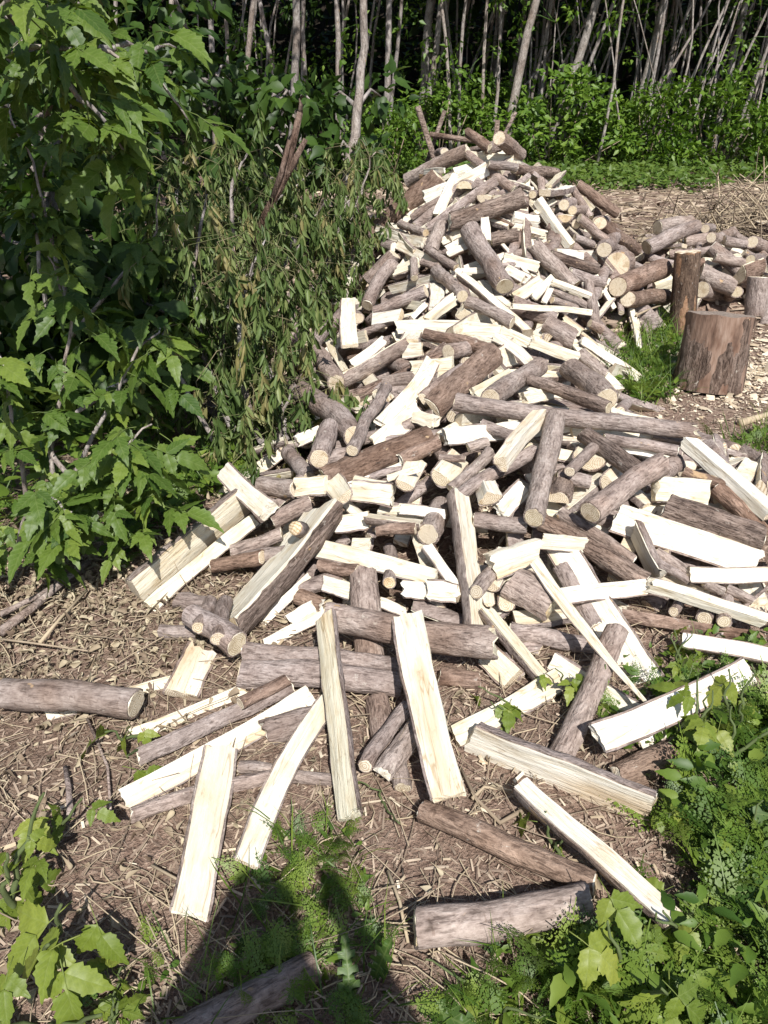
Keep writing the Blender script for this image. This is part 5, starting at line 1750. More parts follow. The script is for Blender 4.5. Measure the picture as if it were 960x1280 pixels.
# ------------------------------------------------------------------ metal frame behind the peak
g = Geo()
def bars(name, label, lines, r):
    gg = Geo()
    c = None
    for a, b in lines:
        if c is None: c = Vector((b.x, b.y, terrain(b.x, b.y)))
        v, f = tube([a - c, b - c], [r, r], 6)
        gg.add(v, f, 0.1)
    o = link(name, gg.mesh(name, M['twig']), loc=c)
    return tag(o, label, 'trestle')
sx = empty('sawhorse', Vector((at(540, 190, 6.3).x, 6.3, 0)))
def bar(a, b, r, name):
    v, f = tube([a - sx.location, b - sx.location], [r, r], 6)
    link(name, mesh_np(name, v, f, M['bd']), sx)
A = at(522, 133, 6.25); B = at(548, 215, 6.2); d = (B - A)
bar(A, A + d * ((A.z + 0.02) / -d.z), 0.022, 'leg')
A = at(556, 138, 6.3); B = at(533, 205, 6.3); d = (B - A)
bar(A, A + d * ((A.z + 0.02) / -d.z), 0.016, 'leg')
bar(at(537, 168, 6.25), at(592, 176, 6.25), 0.020, 'crossbar')
A = at(622, 150, 6.3); B = at(620, 170, 6.3); d = (B - A)
bar(A, A + d * ((A.z + 0.02) / -d.z), 0.018, 'leg')
A = at(645, 140, 6.3); B = at(632, 165, 6.3); d = (B - A)
bar(A, A + d * ((A.z + 0.02) / -d.z), 0.013, 'leg')
tag(sx, 'dark crossed sawhorse bars sticking up behind the pile peak', 'sawhorse')

M['wiltstem'] = mat_plain('wilted_stem', [(0.0, (0.09, 0.11, 0.04)), (0.6, (0.15, 0.15, 0.07)), (1.0, (0.22, 0.18, 0.11))])
# ------------------------------------------------------------------ brush side: wilted cut branches
def wilted_branch(pts, r0, n_cl, seed, label, leaf=0.085, group='cut branches with wilted leaves', spread=0.16):
    rng = np.random.default_rng(seed)
    pts = [Vector(p) for p in pts]
    foot = Vector((pts[0].x, pts[0].y, terrain(pts[0].x, pts[0].y)))
    t = empty('cut_branch', foot)
    fine = []
    for a, b in zip(pts[:-1], pts[1:]):
        for k in range(5): fine.append(a.lerp(b, k / 5))
    fine.append(pts[-1])
    fine = [p - foot + Vector((nz(i * .5, seed), nz(i * .5, seed + 9), nz(i * .5, seed + 4))) * 0.03 for i, p in enumerate(fine)]
    n = len(fine)
    v, f = tube(fine, [max(0.003, r0 * (1 - 0.8 * i / n)) for i in range(n)], 7, True, 0.1, seed)
    link('stem', mesh_np('stem', v, f, M['trunk'], smooth=True), t)
    g, tw = Geo(), Geo()
    for _ in range(n_cl):
        p = fine[rng.integers(2, n)]
        e = p + Vector((rng.normal(0, spread), rng.normal(-0.06, spread), rng.normal(0.0, spread * 0.6)))
        m = p.lerp(e, 0.5) + Vector((0, 0, 0.05))
        hang = e + Vector((rng.normal(0, 0.03), rng.normal(0, 0.03), -rng.uniform(0.08, 0.22)))
        tv, tf = tube([p, m, e, hang], [0.0022, 0.0018, 0.0014, 0.001], 4)
        tw.add(tv, tf, rng.uniform(0, 1))
        k = rng.integers(11, 21)
        s = rng.random(k)
        tint = rng.normal(0.05, 0.3)
        P = np.array([tuple(e.lerp(hang, x)) for x in s]) + rng.normal(0, 0.008, (k, 3))
        D = np.stack([rng.normal(0, 0.33, k), rng.normal(-0.12, 0.33, k), -np.abs(rng.normal(1.0, 0.35, k))], 1)
        X, Y, Z = frames(D, rng, (0, -1, 0.45), 0.8)
        S = leaf * 0.78 * rng.uniform(0.55, 1.4, k)
        g.inst(WILTED, P, X, Y, Z, np.stack([S, S * rng.uniform(0.6, 1.5, k), S * rng.uniform(0.6, 2.8, k)], 1), np.clip(rng.normal(0.45, 0.2, k) + tint, 0, 1))
    link('twigs', tw.mesh('twigs', M['wiltstem']), t)
    lo = link('wilted_leaves', g.mesh('wilted_leaves', M['wilt']), t)
    lo['kind'] = 'stuff'
    tag(t, label, 'branch', group)

def W(px, py, Y): return at(px, py, Y)
def G(px, py):
    p = hit(px, py); p.z = max(base_ground(p.x, p.y), 0) + 0.02
    return p
BR = [
    ([W(330, 560, 3.0), W(300, 470, 3.15), W(300, 380, 3.3), W(330, 300, 3.5)], 0.018, 40, 'wilted cut branch drooping over the edge of the low heap'),
    ([W(345, 575, 2.95), W(350, 520, 3.0), W(370, 480, 3.1)], 0.012, 26, 'lowest wilted cut branch hanging beside the grey log stub'),
    ([W(300, 560, 3.1), W(255, 450, 3.3), W(240, 340, 3.5), W(260, 240, 3.7)], 0.02, 46, 'tall wilted cut branch next to the shaded hollow under the box elder'),
    ([W(300, 420, 3.9), W(290, 320, 4.1), W(290, 230, 4.3), W(310, 190, 4.4)], 0.018, 42, 'wilted cut branch with yellowing leaves on top of the brush'),
    ([W(340, 430, 4.7), W(345, 350, 4.8), W(370, 290, 4.9), W(410, 250, 5.0)], 0.018, 40, 'wilted cut branch hanging beside the upright dark log'),
    ([W(400, 370, 5.0), W(410, 310, 5.1), W(425, 260, 5.2), W(450, 240, 5.3)], 0.016, 34, 'wilted cut branch touching the upper flank of the pile'),
    ([W(340, 400, 4.2), W(320, 320, 4.3), W(345, 250, 4.4), W(390, 215, 4.6)], 0.018, 38, 'wilted cut branch round the foot of the broken forked limb'),
    ([W(260, 420, 3.9), W(230, 330, 4.1), W(220, 250, 4.3), W(230, 200, 4.5)], 0.02, 40, 'wilted cut branch in half shade beside the overhanging leaves'),
    ([W(280, 520, 3.3), W(275, 420, 3.4), W(300, 350, 3.5), W(345, 330, 3.6)], 0.016, 36, 'wilted cut branch in the middle of the brush heap'),
    ([W(385, 400, 4.9), W(395, 360, 5.0), W(420, 310, 5.0)], 0.014, 26, 'short wilted cut branch lying against the brush flank of the pile'),
    ([W(365, 560, 3.0), W(340, 470, 3.2), W(322, 430, 3.4), W(312, 390, 3.6)], 0.014, 34, 'wilted cut branch trailing long narrow leaves above the grey log stub'),
    ([W(430, 300, 5.2), W(450, 240, 5.3), W(470, 190, 5.4)], 0.014, 30, 'wilted cut branch hanging from the dark curving young tree'),
]
for i, (pts, r, n, lab) in enumerate(BR):
    wilted_branch(pts, r, int(n * 1.45), 500 + i, lab)

# bare broken limb, forked
def limb(name, label, chains, foot, mat='bz', cat='branch'):
    t = empty(name, foot)
    for k, (pts, rads, nm) in enumerate(chains):
        v, f = tube([Vector(p) - foot for p in pts], rads, 8, True, 0.12, k)
        link(nm, mesh_np(nm, v, f, M[mat], smooth=True), t)
    tag(t, label, cat)
foot = W(318, 330, 4.25); foot.z = 0.0
Yl = 4.1
def lr(px, Y=Yl): return px * (Y * 0.866 + 0.3) / FPX / 2
limb('broken_limb', 'bare broken forked limb standing out of the wilted brush',
     [([W(300, 350, 4.3), W(335, 262, Yl), W(352, 232, Yl), W(366, 180, Yl), W(375, 140, Yl)], [lr(11), lr(10), lr(9), lr(9), lr(7)], 'stem'),
      ([W(338, 258, Yl), W(352, 215, Yl - .03), W(362, 175, Yl - .03)], [lr(8), lr(7), lr(5)], 'fork'),
      ([W(345, 245, Yl), W(366, 205, Yl), W(382, 174, Yl)], [lr(9), lr(8), lr(6)], 'fork'),
      ([W(375, 141, Yl), W(376, 130, Yl), W(374, 123, Yl)], [lr(7), lr(4), lr(1)], 'splintered_tip')], foot)
limb('slender_pole', 'slender pale stem leaning in the hollow below the wilted brush',
     [([W(270, 560, 3.0), W(262, 540, 3.0), W(238, 500, 3.05), W(215, 440, 3.15)], [lr(7, 3)] * 4, 'stem')], W(272, 590, 3.0), 'trunk')

# dry brush heap by the wood edge
def brush_heap():
    rng = np.random.default_rng(8)
    g = Geo()
    c = at(965, 262, 7.6); c.z = terrain(c.x, c.y)
    for _ in range(650):
        a = rng.uniform(0, 2 * math.pi)
        k = rng.random() ** 0.6
        p = Vector((math.cos(a) * k * 1.1, math.sin(a) * k * 0.7, (1 - k * k) * rng.uniform(0.02, 0.62)))
        d = Vector((rng.normal(-0.3, 1), rng.normal(0, 1), rng.normal(0.05, 0.45))).normalized() * rng.uniform(0.15, 0.5)
        if p.z - abs(d.z) < 0: p.z = abs(d.z)
        v, f = tube(curve_pts(p - d, p + d, 4, (0, 0, rng.normal(0, 0.05)), 0.05, rng.random() * 50), [0.0035 * rng.uniform(0.5, 2.0)] * 4, 4, False)
        g.add(v, f, rng.random())
    o = link('brush_heap', g.mesh('brush_heap', M['twig']), loc=c)
    tag(o, 'heap of dry grey twigs in front of the shrubs behind the log heap', 'brush heap')
brush_heap()
# ------------------------------------------------------------------ box elder leaves on the brush side (each leaf its own part)
def sapling(name, label, stems, leaves, size, seed, cat='sapling', group=None, dirs=None, upj=0.35):
    """stems: lists of world points; leaves: count or list of (world point, direction, size)"""
    q = random.Random(seed)
    foot = Vector((stems[0][0].x, stems[0][0].y, terrain(stems[0][0].x, stems[0][0].y)))
    t = empty(name, foot)
    allp = []
    for s, (pts, r) in enumerate([(st, rr_) for st, rr_ in zip(stems, [0.012] * len(stems))]):
        fine = []
        for a, b in zip(pts[:-1], pts[1:]):
            for k in range(5): fine.append(a.lerp(b, k / 5))
        fine.append(pts[-1])
        n = len(fine)
        fine = [p + Vector((nz(i * .4, seed + s), nz(i * .4, seed + s + 5), nz(i * .4, seed + s + 8))) * 0.02 for i, p in enumerate(fine)]
        rad = size * 0.06
        v, f = tube([p - foot for p in fine], [max(0.0018, rad * (1 - 0.75 * i / n)) for i in range(n)], 6, True, 0.05, seed)
        link('stem', mesh_np('stem', v, f, M['stem'] if size < 0.16 else M['trunk'], smooth=True), t)
        allp += fine[2:]
    for k in range(leaves):
        p = q.choice(allp)
        a = q.uniform(0, 2 * math.pi)
        d = Vector((math.cos(a), math.sin(a) - 0.35, q.uniform(-1.0, 0.15)))
        o = p + Vector((q.gauss(0, 1), q.gauss(0, 1), q.gauss(0, 1))) * size * 0.25
        put_leaf(t, o, d, size * q.uniform(0.6, 1.3), upj, mesh=q.choice(SEED_MESHES) if name == 'seedling' else None)
    tag(t, label, cat, group)
    return t

sapling('box_elder_sapling', 'leafy box elder sapling spreading over the dark hollow beside the litter',
        [[W(60, 640, 2.3), W(70, 520, 2.35), W(90, 400, 2.45), W(60, 320, 2.5)],
         [W(40, 650, 2.3), W(20, 560, 2.25), W(10, 480, 2.3), W(-20, 400, 2.4)],
         [W(70, 640, 2.3), W(110, 600, 2.2), W(150, 560, 2.2), W(190, 530, 2.25)],
         [W(80, 620, 2.35), W(130, 520, 2.4), W(170, 440, 2.5), W(200, 410, 2.6)],
         [W(20, 690, 2.1), W(30, 650, 2.05), W(60, 620, 2.05), W(90, 640, 2.0)],
         [W(60, 560, 2.3), W(120, 640, 2.1), W(170, 640, 2.15), W(200, 620, 2.2)]], 150, 0.165, 1)
sapling('box_elder_sapling', 'box elder bough overhanging from above, its leaves hanging in a drooping tip',
        [[W(-120, 330, 2.4), W(-80, 120, 2.3), W(20, 60, 2.3), W(120, 60, 2.35), W(200, 100, 2.4), W(235, 150, 2.4)],
         [W(20, 60, 2.3), W(60, 20, 2.4), W(110, -20, 2.5), W(160, -60, 2.5)],
         [W(-80, 120, 2.3), W(-20, 40, 2.0), W(10, 0, 1.9), W(40, -50, 1.9)],
         [W(60, 62, 2.3), W(90, 110, 2.25), W(130, 150, 2.25), W(160, 190, 2.3)],
         [W(120, 60, 2.35), W(170, 60, 2.5), W(220, 60, 2.6)]], 120, 0.165, 2)
sapling('box_elder_sapling', 'shaded box elder sapling behind the near leaves, two dark stems',
        [[W(85, 380, 3.4), W(65, 300, 3.4), W(45, 220, 3.4), W(10, 130, 3.4)],
         [W(60, 400, 3.3), W(48, 320, 3.3), W(40, 260, 3.4), W(60, 180, 3.5)],
         [W(90, 420, 3.3), W(140, 360, 3.3), W(190, 300, 3.4), W(200, 230, 3.5)],
         [W(90, 520, 2.9), W(150, 480, 3.0), W(200, 430, 3.2), W(225, 380, 3.3)]], 120, 0.18, 3)

SEED = [  # px,py foot ; height m ; leaves ; size ; label
    (70, 1210, 0.26, 7, 0.15, 'large-leaved box elder seedling lit up beside the cream board'),
    (15, 1140, 0.26, 6, 0.14, 'box elder seedling with notched leaves at the litter edge'),
    (40, 1290, 0.20, 6, 0.14, 'low box elder seedling with broad pale leaves at the shaded corner'),
    (140, 1290, 0.10, 6, 0.08, 'cluster of small seedling leaves below the cream board'),
    (60, 1060, 0.16, 8, 0.110, 'small box elder seedling standing near the dry stems on the litter'),
    (190, 925, 0.10, 4, 0.11, 'tiny green seedling beside the white planks on the litter'),
    (480, 1000, 0.06, 3, 0.06, 'tiny seedling below the split corner log'),
    (690, 1065, 0.10, 5, 0.09, 'seedling with yellowish leaves growing between two split logs'),
    (870, 960, 0.22, 12, 0.105, 'yellow-green seedling beside the broad bright plank at the weeds'),
    (905, 925, 0.20, 10, 0.105, 'yellow-green seedling overlapping the end of the broad bright plank'),
    (640, 900, 0.10, 6, 0.08, 'small seedling between the cream squared plank and white slab'),
    (800, 1250, 0.20, 7, 0.11, 'pale yellow seedling leaf cluster in the deep weeds'),
    (735, 880, 0.12, 7, 0.085, 'small seedling in the gap under the pointed white plank'),
    (850, 845, 0.10, 9, 0.075, 'low seedling below the white plank with bark underside'),
    (650, 1195, 0.07, 5, 0.09, 'dark seedling leaves beside the pale grey knotted log'),
    (830, 1150, 0.10, 5, 0.09, 'seedling with browned leaf at the tip of the long white wedge'),
    (745, 1215, 0.10, 6, 0.085, 'pair of small seedlings between the pale knotted log and the white wedge'),
    (880, 1190, 0.14, 7, 0.095, 'leafy seedling in the deep weeds below the tip of the white wedge'),
    (930, 1090, 0.16, 7, 0.09, 'bright seedling in the weeds beside the long toothed leaf'),
    (840, 1010, 0.10, 6, 0.08, 'small seedling at the lower end of the big split log'),
    (610, 1260, 0.08, 6, 0.08, 'low seedling in weeds below the pale grey knotted log'),
]
for i, (px, py, h, n, s, lab) in enumerate(SEED):
    p = hit(px, py); p.z = base_ground(p.x, p.y)
    q = random.Random(i)
    st = []
    for k in range(2 if n < 9 else 4):
        e = p + Vector((q.gauss(0, 0.07), q.gauss(0, 0.06), h * q.uniform(0.7, 1.1)))
        st.append([p + Vector((q.gauss(0, .01), q.gauss(0, .01), -0.01)), p.lerp(e, 0.5) + Vector((q.gauss(0, .015), 0, 0)), e])
    sapling('seedling', lab, st, n, s, 40 + i, 'seedling', 'box elder seedlings round the pile', upj=0.25)

# ------------------------------------------------------------------ weeds
def frond_base(seed, pairs=7):
    """finely cut leaf like cow parsley; length 1 along x"""
    r = random.Random(seed)
    V, F = [], []
    def tri(a, b, c):
        n = len(V); V.extend([a, b, c]); F.append((n, n + 1, n + 2))
    def arch(x, y): return (x, y, 0.30 * x - 0.42 * x * x - 0.10 * abs(y))
    for i in range(pairs):
        x = 0.22 + 0.74 * i / pairs
        Lp = 0.33 * (1 - 0.8 * i / pairs) * r.uniform(0.85, 1.15)
        for s in (1, -1):
            dx, dy = 0.45, s * 0.89
            m = 4 if Lp > 0.12 else 2
            for j in range(m + 1):
                tt = (j + 0.4 + r.uniform(-0.3, 0.3)) / (m + 0.4)
                bx, by = x + dx * Lp * tt, dy * Lp * tt
                l = Lp * 0.36 * (1.1 - 0.7 * tt) * r.uniform(0.7, 1.3)
                for s2 in ((1, -1) if j < m else (0,)):
                    ex, ey = (dx * 0.7 - s2 * dy * 0.7 * s, dy * 0.7 + s2 * dx * 0.7 * s) if s2 else (dx, dy)
                    wx, wy = -ey * 0.30, ex * 0.30
                    a = arch(bx, by)
                    tri(a, arch(bx + (ex * 0.5 + wx) * l, by + (ey * 0.5 + wy) * l), arch(bx + ex * l, by + ey * l))
                    tri(a, arch(bx + ex * l, by + ey * l), arch(bx + (ex * 0.5 - wx) * l, by + (ey * 0.5 - wy) * l))
    # stalk
    for k in range(4):
        x0, x1 = k * 0.25, (k + 1) * 0.25
        a, b = arch(x0, 0.008), arch(x0, -0.008)
        c, d = arch(x1, 0.006), arch(x1, -0.006)
        tri(a, b, d); tri(a, d, c)
    return np.array(V, dtype=np.float32), np.array(F, dtype=np.int32)
FRONDS = [frond_base(s) for s in (1, 2, 3)]

def inside_pile(x, y):
    return pile_h(x, y) > 0.05

def weeds(name, label, region, n_frond, n_leaf, n_blade, seed, fs=0.17, ls=0.055, bl=0.2, h=0.12, avoid=True):
    """region(q) -> x, y"""
    q = random.Random(seed); rng = np.random.default_rng(seed)
    g = Geo()
    def pts(n, zmax):
        out = []
        while len(out) < n:
            x, y = region(q)
            out.append((x, y, base_ground(x, y) + (0 if avoid is None else 0) + q.random() * zmax))
        return np.array(out)
    if n_frond:
        # several leaves from each root
        for b in FRONDS:
            m = n_frond // 3
            P = pts(m, 0.03)
            a = rng.uniform(0, 2 * math.pi, m)
            D = np.stack([np.cos(a), np.sin(a), rng.uniform(0.3, 1.6, m)], 1)
            X, Y, Z = frames(D, rng, (0, 0, 1), 0.35)
            g.inst(b, P, X, Y, Z, fs * rng.uniform(0.6, 1.25, m), np.clip(rng.normal(0.5, 0.3, m), 0, 1))
    if n_leaf:
        P = pts(n_leaf, h)
        D = rng.normal(0, 1, (n_leaf, 3)); D[:, 2] = np.abs(D[:, 2]) * 0.4
        X, Y, Z = frames(D, rng, (0, -0.2, 1), 0.4)
        S = ls * rng.uniform(0.5, 1.5, n_leaf)
        g.inst(leaflet_base(0.24, 0.25, 0.3, True), P, X, Y, Z, S, np.clip(rng.normal(0.5, 0.25, n_leaf), 0, 1))
    if n_blade:
        P = pts(n_blade, 0.0)
        a = rng.uniform(0, 2 * math.pi, n_blade)
        D = np.stack([np.cos(a) * 0.6, np.sin(a) * 0.6, rng.uniform(0.3, 1.4, n_blade)], 1)
        X, Y, Z = frames(D, rng, (0, 0, 1), 0.5)
        S = bl * rng.uniform(0.4, 1.3, n_blade)
        g.inst(BLADE, P, X, Y, Z, np.stack([S, S * 0 + bl * 0.9, S], 1), rng.random(n_blade))
    o = link(name, g.mesh(name, M['herb']))
    tag(o, label, 'weeds', kind='stuff')

def poly_region(px_poly):
    """sampling inside the ground outline whose corners the photo shows at these pixels"""
    P = []
    for x, y in px_poly:
        d = ray(x, y); t = -CAMZ / d.z; P.append((d.x * t, d.y * t))
    xs, ys = [p[0] for p in P], [p[1] for p in P]
    def ins(x, y):
        c = False
        for i in range(len(P)):
            (x1, y1), (x2, y2) = P[i], P[i - 1]
            if (y1 > y) != (y2 > y) and x < (x2 - x1) * (y - y1) / (y2 - y1) + x1: c = not c
        return c
    def f(q):
        for _ in range(400):
            x, y = q.uniform(min(xs), max(xs)), q.uniform(min(ys), max(ys))
            if ins(x + 0.05 * nz(x * 6, y * 6), y + 0.05 * nz(y * 6, x * 6)): return x, y
        return x, y
    return f

weeds('weeds', 'dense green weeds with finely cut leaves beside the big split log', poly_region([(690, 1330), (670, 1220), (800, 1190), (870, 1120), (830, 1040), (860, 960), (950, 890), (1060, 850), (1150, 1000), (1100, 1400), (780, 1400)]),
      400, 950, 140, 1, fs=0.155, ls=0.046, bl=0.17, h=0.11)
weeds('weeds', 'green weeds in the gap between long planks at the pile edge', poly_region([(750, 900), (790, 830), (880, 800), (1000, 790), (1010, 880), (860, 940), (770, 960)]),
      50, 300, 50, 2, fs=0.09, ls=0.034, bl=0.10, h=0.04)
weeds('weeds', 'shaded feathery weeds beside the curved white plank', poly_region([(260, 1150), (310, 1110), (370, 1040), (430, 1040), (450, 1090), (480, 1160), (500, 1290), (400, 1330), (300, 1240)]),
      120, 60, 110, 3, fs=0.085, ls=0.028, bl=0.15, h=0.04)
weeds('weeds', 'green grassy weeds between the pile and the chopping block', poly_region([(725, 440), (740, 385), (800, 372), (850, 400), (855, 440), (835, 470), (850, 505), (795, 515), (745, 480)]),
      50, 1300, 1500, 4, fs=0.17, ls=0.05, bl=0.22, h=0.08)
weeds('weeds', 'grassy weeds below the chopping block beside the white squared piece', poly_region([(890, 560), (930, 545), (1010, 535), (1050, 700), (975, 640), (920, 590)]),
      30, 240, 380, 5, fs=0.14, ls=0.05, bl=0.18, h=0.05)
weeds('weeds', 'straggling weeds under the box elder sapling beside the wide split log', poly_region([(130, 690), (180, 620), (260, 570), (320, 590), (280, 620), (200, 680), (150, 720)]),
      40, 330, 160, 6, fs=0.14, ls=0.055, bl=0.2, h=0.10)
weeds('weeds', 'sparse weeds and grass round the pale grey knotted log', poly_region([(560, 1240), (640, 1200), (740, 1180), (760, 1290), (620, 1330), (540, 1300)]),
      60, 110, 50, 7, fs=0.09, ls=0.03, bl=0.13, h=0.04)
weeds('weeds', 'thin scattered grass on the shaded litter by the seedlings', poly_region([(100, 1220), (220, 1170), (300, 1230), (300, 1300), (100, 1320)]),
      10, 24, 40, 8, fs=0.07, ls=0.022, bl=0.13, h=0.03)

M['lobed'] = mat_leaf('lobed_leaf', [(0.0, (0.05, 0.10, 0.02)), (1.0, (0.10, 0.16, 0.04))], 0.25, 0.35, attr=False, veins=True)
weeds('weeds', 'low shaded greenery on the ground under the box elder sapling', poly_region([(-120, 700), (-120, 520), (60, 470), (200, 480), (230, 560), (160, 640), (60, 690)]),
      60, 900, 120, 9, fs=0.2, ls=0.08, bl=0.22, h=0.22)
# long toothed leaf and dark lobed leaf near the viewer
def lobed_leaf(name, label, p, d, L, seed, mat):
    q = random.Random(seed)
    V, F = [], []
    n = 21
    for i in range(n):
        s = i / (n - 1)
        hw = q.uniform(0.8, 1.15) * 0.16 * math.sin(math.pi * min(1, s * 0.9 + 0.06)) * (1.0 if (i // 2) % 2 else 0.5) + 0.012
        z = 0.18 * s - 0.35 * s * s
        V += [(s, 0, z), (s + (0.05 if i % 2 else 0), hw, z + 0.05), (s + (0.05 if i % 2 else 0), -hw, z + 0.05)]
    for i in range(n - 1):
        a, b = 3 * i, 3 * i + 3
        F += [(a, b, b + 1), (a, b + 1, a + 1), (a, a + 2, b + 2), (a, b + 2, b)]
    d = Vector(d).normalized()
    y = Vector((0, -0.3, 1)).cross(d).normalized(); z = d.cross(y)
    me = mesh_np(name, V, F, mat, rnd=[0.5] * len(F), smooth=False)
    at_ = me.attributes.new('leafuv', 'FLOAT_VECTOR', 'POINT')
    at_.data.foreach_set('vector', np.array([(v[0], v[1], 0) for v in V], dtype=np.float32).ravel())
    o = link(name, me)
    mt = Matrix((d, y, z)).transposed().to_4x4(); mt.translation = p
    o.matrix_world = mt @ Matrix.Scale(L, 4)
    tag(o, label, 'leaf')
lobed_leaf('toothed_leaf', 'long toothed grey-green leaf arching over the weeds', W(990, 1000, 1.12), W(890, 1080, 1.05) - W(990, 1000, 1.12), 0.21, 1, M['lobed'])
lobed_leaf('toothed_leaf', 'dark lobed leaf standing in the shadow by the shaded log', G(470, 1230) , Vector((0.15, -0.1, 1)), 0.13, 2, M['lobed'])
lobed_leaf('toothed_leaf', 'light green lobed leaf spreading below the shaded log', G(520, 1262), Vector((0.8, -0.45, 0.25)), 0.14, 3, M['lobed'])
lobed_leaf('toothed_leaf', 'green lobed leaf beside the shaded dark log end', G(440, 1270), Vector((-0.1, 0.6, 0.5)), 0.12, 4, M['lobed'])

# ------------------------------------------------------------------ litter
def litter():
    rng = np.random.default_rng(3)
    box = (np.array([(-.5, -.5, -.5), (.5, -.5, -.5), (.5, .5, -.5), (-.5, .5, -.5), (-.5, -.5, .5), (.5, -.5, .5), (.5, .5, .5), (-.5, .5, .5)], dtype=np.float32),
           np.array([(0, 2, 1), (0, 3, 2), (4, 5, 6), (4, 6, 7), (0, 1, 5), (0, 5, 4), (1, 2, 6), (1, 6, 5), (2, 3, 7), (2, 7, 6), (3, 0, 4), (3, 4, 7)], dtype=np.int32))
    strip = (np.array([(-.5, -.5, 0), (.5, -.5, 0), (.5, .5, 0.3), (-.5, .5, 0.3), (0, 0, 0.8)], dtype=np.float32), np.array([(0, 1, 4), (1, 2, 4), (2, 3, 4), (3, 0, 4)], dtype=np.int32))
    def scatter(n, xr, yr, near):
        x = rng.uniform(*xr, n); y = yr[0] + (yr[1] - yr[0]) * rng.random(n) ** near
        return x, y
    def zs(x, y, lift):
        return np.array([terrain(float(a), float(b)) for a, b in zip(x, y)]) + lift
    g = Geo()
    n = 46000
    x, y = scatter(n, (-1.9, 2.3), (0.55, 4.6), 1.3)
    P = np.stack([x, y, zs(x, y, 0.004)], 1)
    D = rng.normal(0, 1, (n, 3)); D[:, 2] *= 0.22
    X, Y, Z = frames(D, rng, (0, 0, 1), 0.25)
    L = rng.gamma(1.8, 0.008, n) + 0.005
    g.inst(strip, P, X, Y, Z, np.stack([L, np.minimum(0.005, L * rng.uniform(0.08, 0.3, n)), L * 0.15], 1), np.clip(rng.beta(2, 2.6, n), 0, 1))
    # coarser field in front of the strip of ground cover
    n = 12000
    x, y = scatter(n, (-1.0, 9), (4.6, 13.2), 1.2)
    P = np.stack([x, y, zs(x, y, 0.006)], 1)
    D = rng.normal(0, 1, (n, 3)); D[:, 2] *= 0.3
    X, Y, Z = frames(D, rng, (0, 0, 1), 0.3)
    L = rng.gamma(2.2, 0.022, n) + 0.02
    g.inst(strip, P, X, Y, Z, np.stack([L * 1.5, L * rng.uniform(0.1, 0.3, n), L * 0.25], 1), np.clip(rng.beta(2.4, 2, n), 0, 1))
    tag(link('wood_chips', g.mesh('wood_chips', M['chip'])), 'brown chips and shreds strewn over the ground', 'wood chips', kind='stuff')
    # fresh chips round the chopping block
    g = Geo()
    n = 6000
    c = np.array([cb.location.x, cb.location.y])
    a, k = rng.uniform(0, 2 * math.pi, n), np.abs(rng.normal(0, 1, n))
    x, y = c[0] + 0.25 + np.cos(a) * k * 0.55, c[1] + 0.25 + np.sin(a) * k * 0.65
    n2 = 2000
    x = np.concatenate([x, rng.normal(2.35, 0.8, n2)]); y = np.concatenate([y, rng.normal(6.6, 0.7, n2)]); n += n2
    P = np.stack([x, y, zs(x, y, 0.008)], 1)
    D = rng.normal(0, 1, (n, 3)); D[:, 2] *= 0.3
    X, Y, Z = frames(D, rng, (0, 0, 1), 0.3)
    L = rng.gamma(1.6, 0.007, n) + 0.004
    g.inst(strip, P, X, Y, Z, np.stack([L, L * rng.uniform(0.25, 0.8, n), L * 0.25], 1), rng.random(n))
    n = 1100
    x, y = scatter(n, (-0.9, 1.5), (1.0, 4.2), 1.0)
    P = np.stack([x, y, zs(x, y, 0.012)], 1)
    D = rng.normal(0, 1, (n, 3)); D[:, 2] *= 0.4
    X, Y, Z = frames(D, rng, (0, 0, 1), 0.3)
    L = rng.gamma(2.0, 0.008, n) + 0.006
    g.inst(strip, P, X, Y, Z, np.stack([L, np.minimum(0.008, L * rng.uniform(0.12, 0.4, n)), L * 0.2], 1), rng.random(n))
    tag(link('fresh_chips', g.mesh('fresh_chips', M['pale_chip'])), 'pale fresh chips scattered round the chopping block and pile', 'wood chips', kind='stuff')
    # dead leaves
    g = Geo()
    n = 3600
    x, y = scatter(n, (-1.7, 1.2), (0.6, 3.4), 1.0)
    x = np.concatenate([x, rng.normal(-1.0, 0.38, 2600)]); y = np.concatenate([y, rng.normal(2.0, 0.28, 2600)]); n = len(x)
    keep = (x < -0.1) | (rng.random(n) < 0.35)
    x, y = x[keep], y[keep]; n = len(x)
    P = np.stack([x, y, zs(x, y, 0.008) + rng.random(n) * 0.015], 1)
    D = rng.normal(0, 1, (n, 3)); D[:, 2] *= 0.4
    X, Y, Z = frames(D, rng, (0, 0, 1), 0.8)
    S = rng.uniform(0.008, 0.034, n)
    g.inst(leaflet_base(0.26, 0.6, 0.9, False), P, X, Y, Z, np.stack([S, S * rng.uniform(0.5, 1.3, n), S * rng.uniform(0.8, 2.2, n)], 1), rng.random(n))
    tag(link('dead_leaves', g.mesh('dead_leaves', M['deadleaf'])), 'curled dry leaves lying on the litter', 'dead leaves', kind='stuff')
    # dry stems and straws
    g = Geo()
    for _ in range(4000):
        y0 = 0.6 + 3.2 * rng.random() ** 1.2
        x0 = rng.uniform(-1.7, 1.3)
        L = rng.gamma(2.5, 0.035) + 0.03
        a = rng.uniform(0, math.pi)
        d = Vector((math.cos(a), math.sin(a), rng.normal(0, 0.12))) * L / 2
        z = terrain(x0, y0) + 0.008 + abs(d.z)
        p = Vector((x0, y0, z))
        r = rng.uniform(0.0006, 0.0018)
        v, f = tube(curve_pts(p - d, p + d, 4, (rng.normal(0, .01), rng.normal(0, .01), 0.004), 0.03, rng.random() * 90), [r] * 4, 4, False)
        g.add(v, f, min(1, rng.beta(2.5, 1.6)))
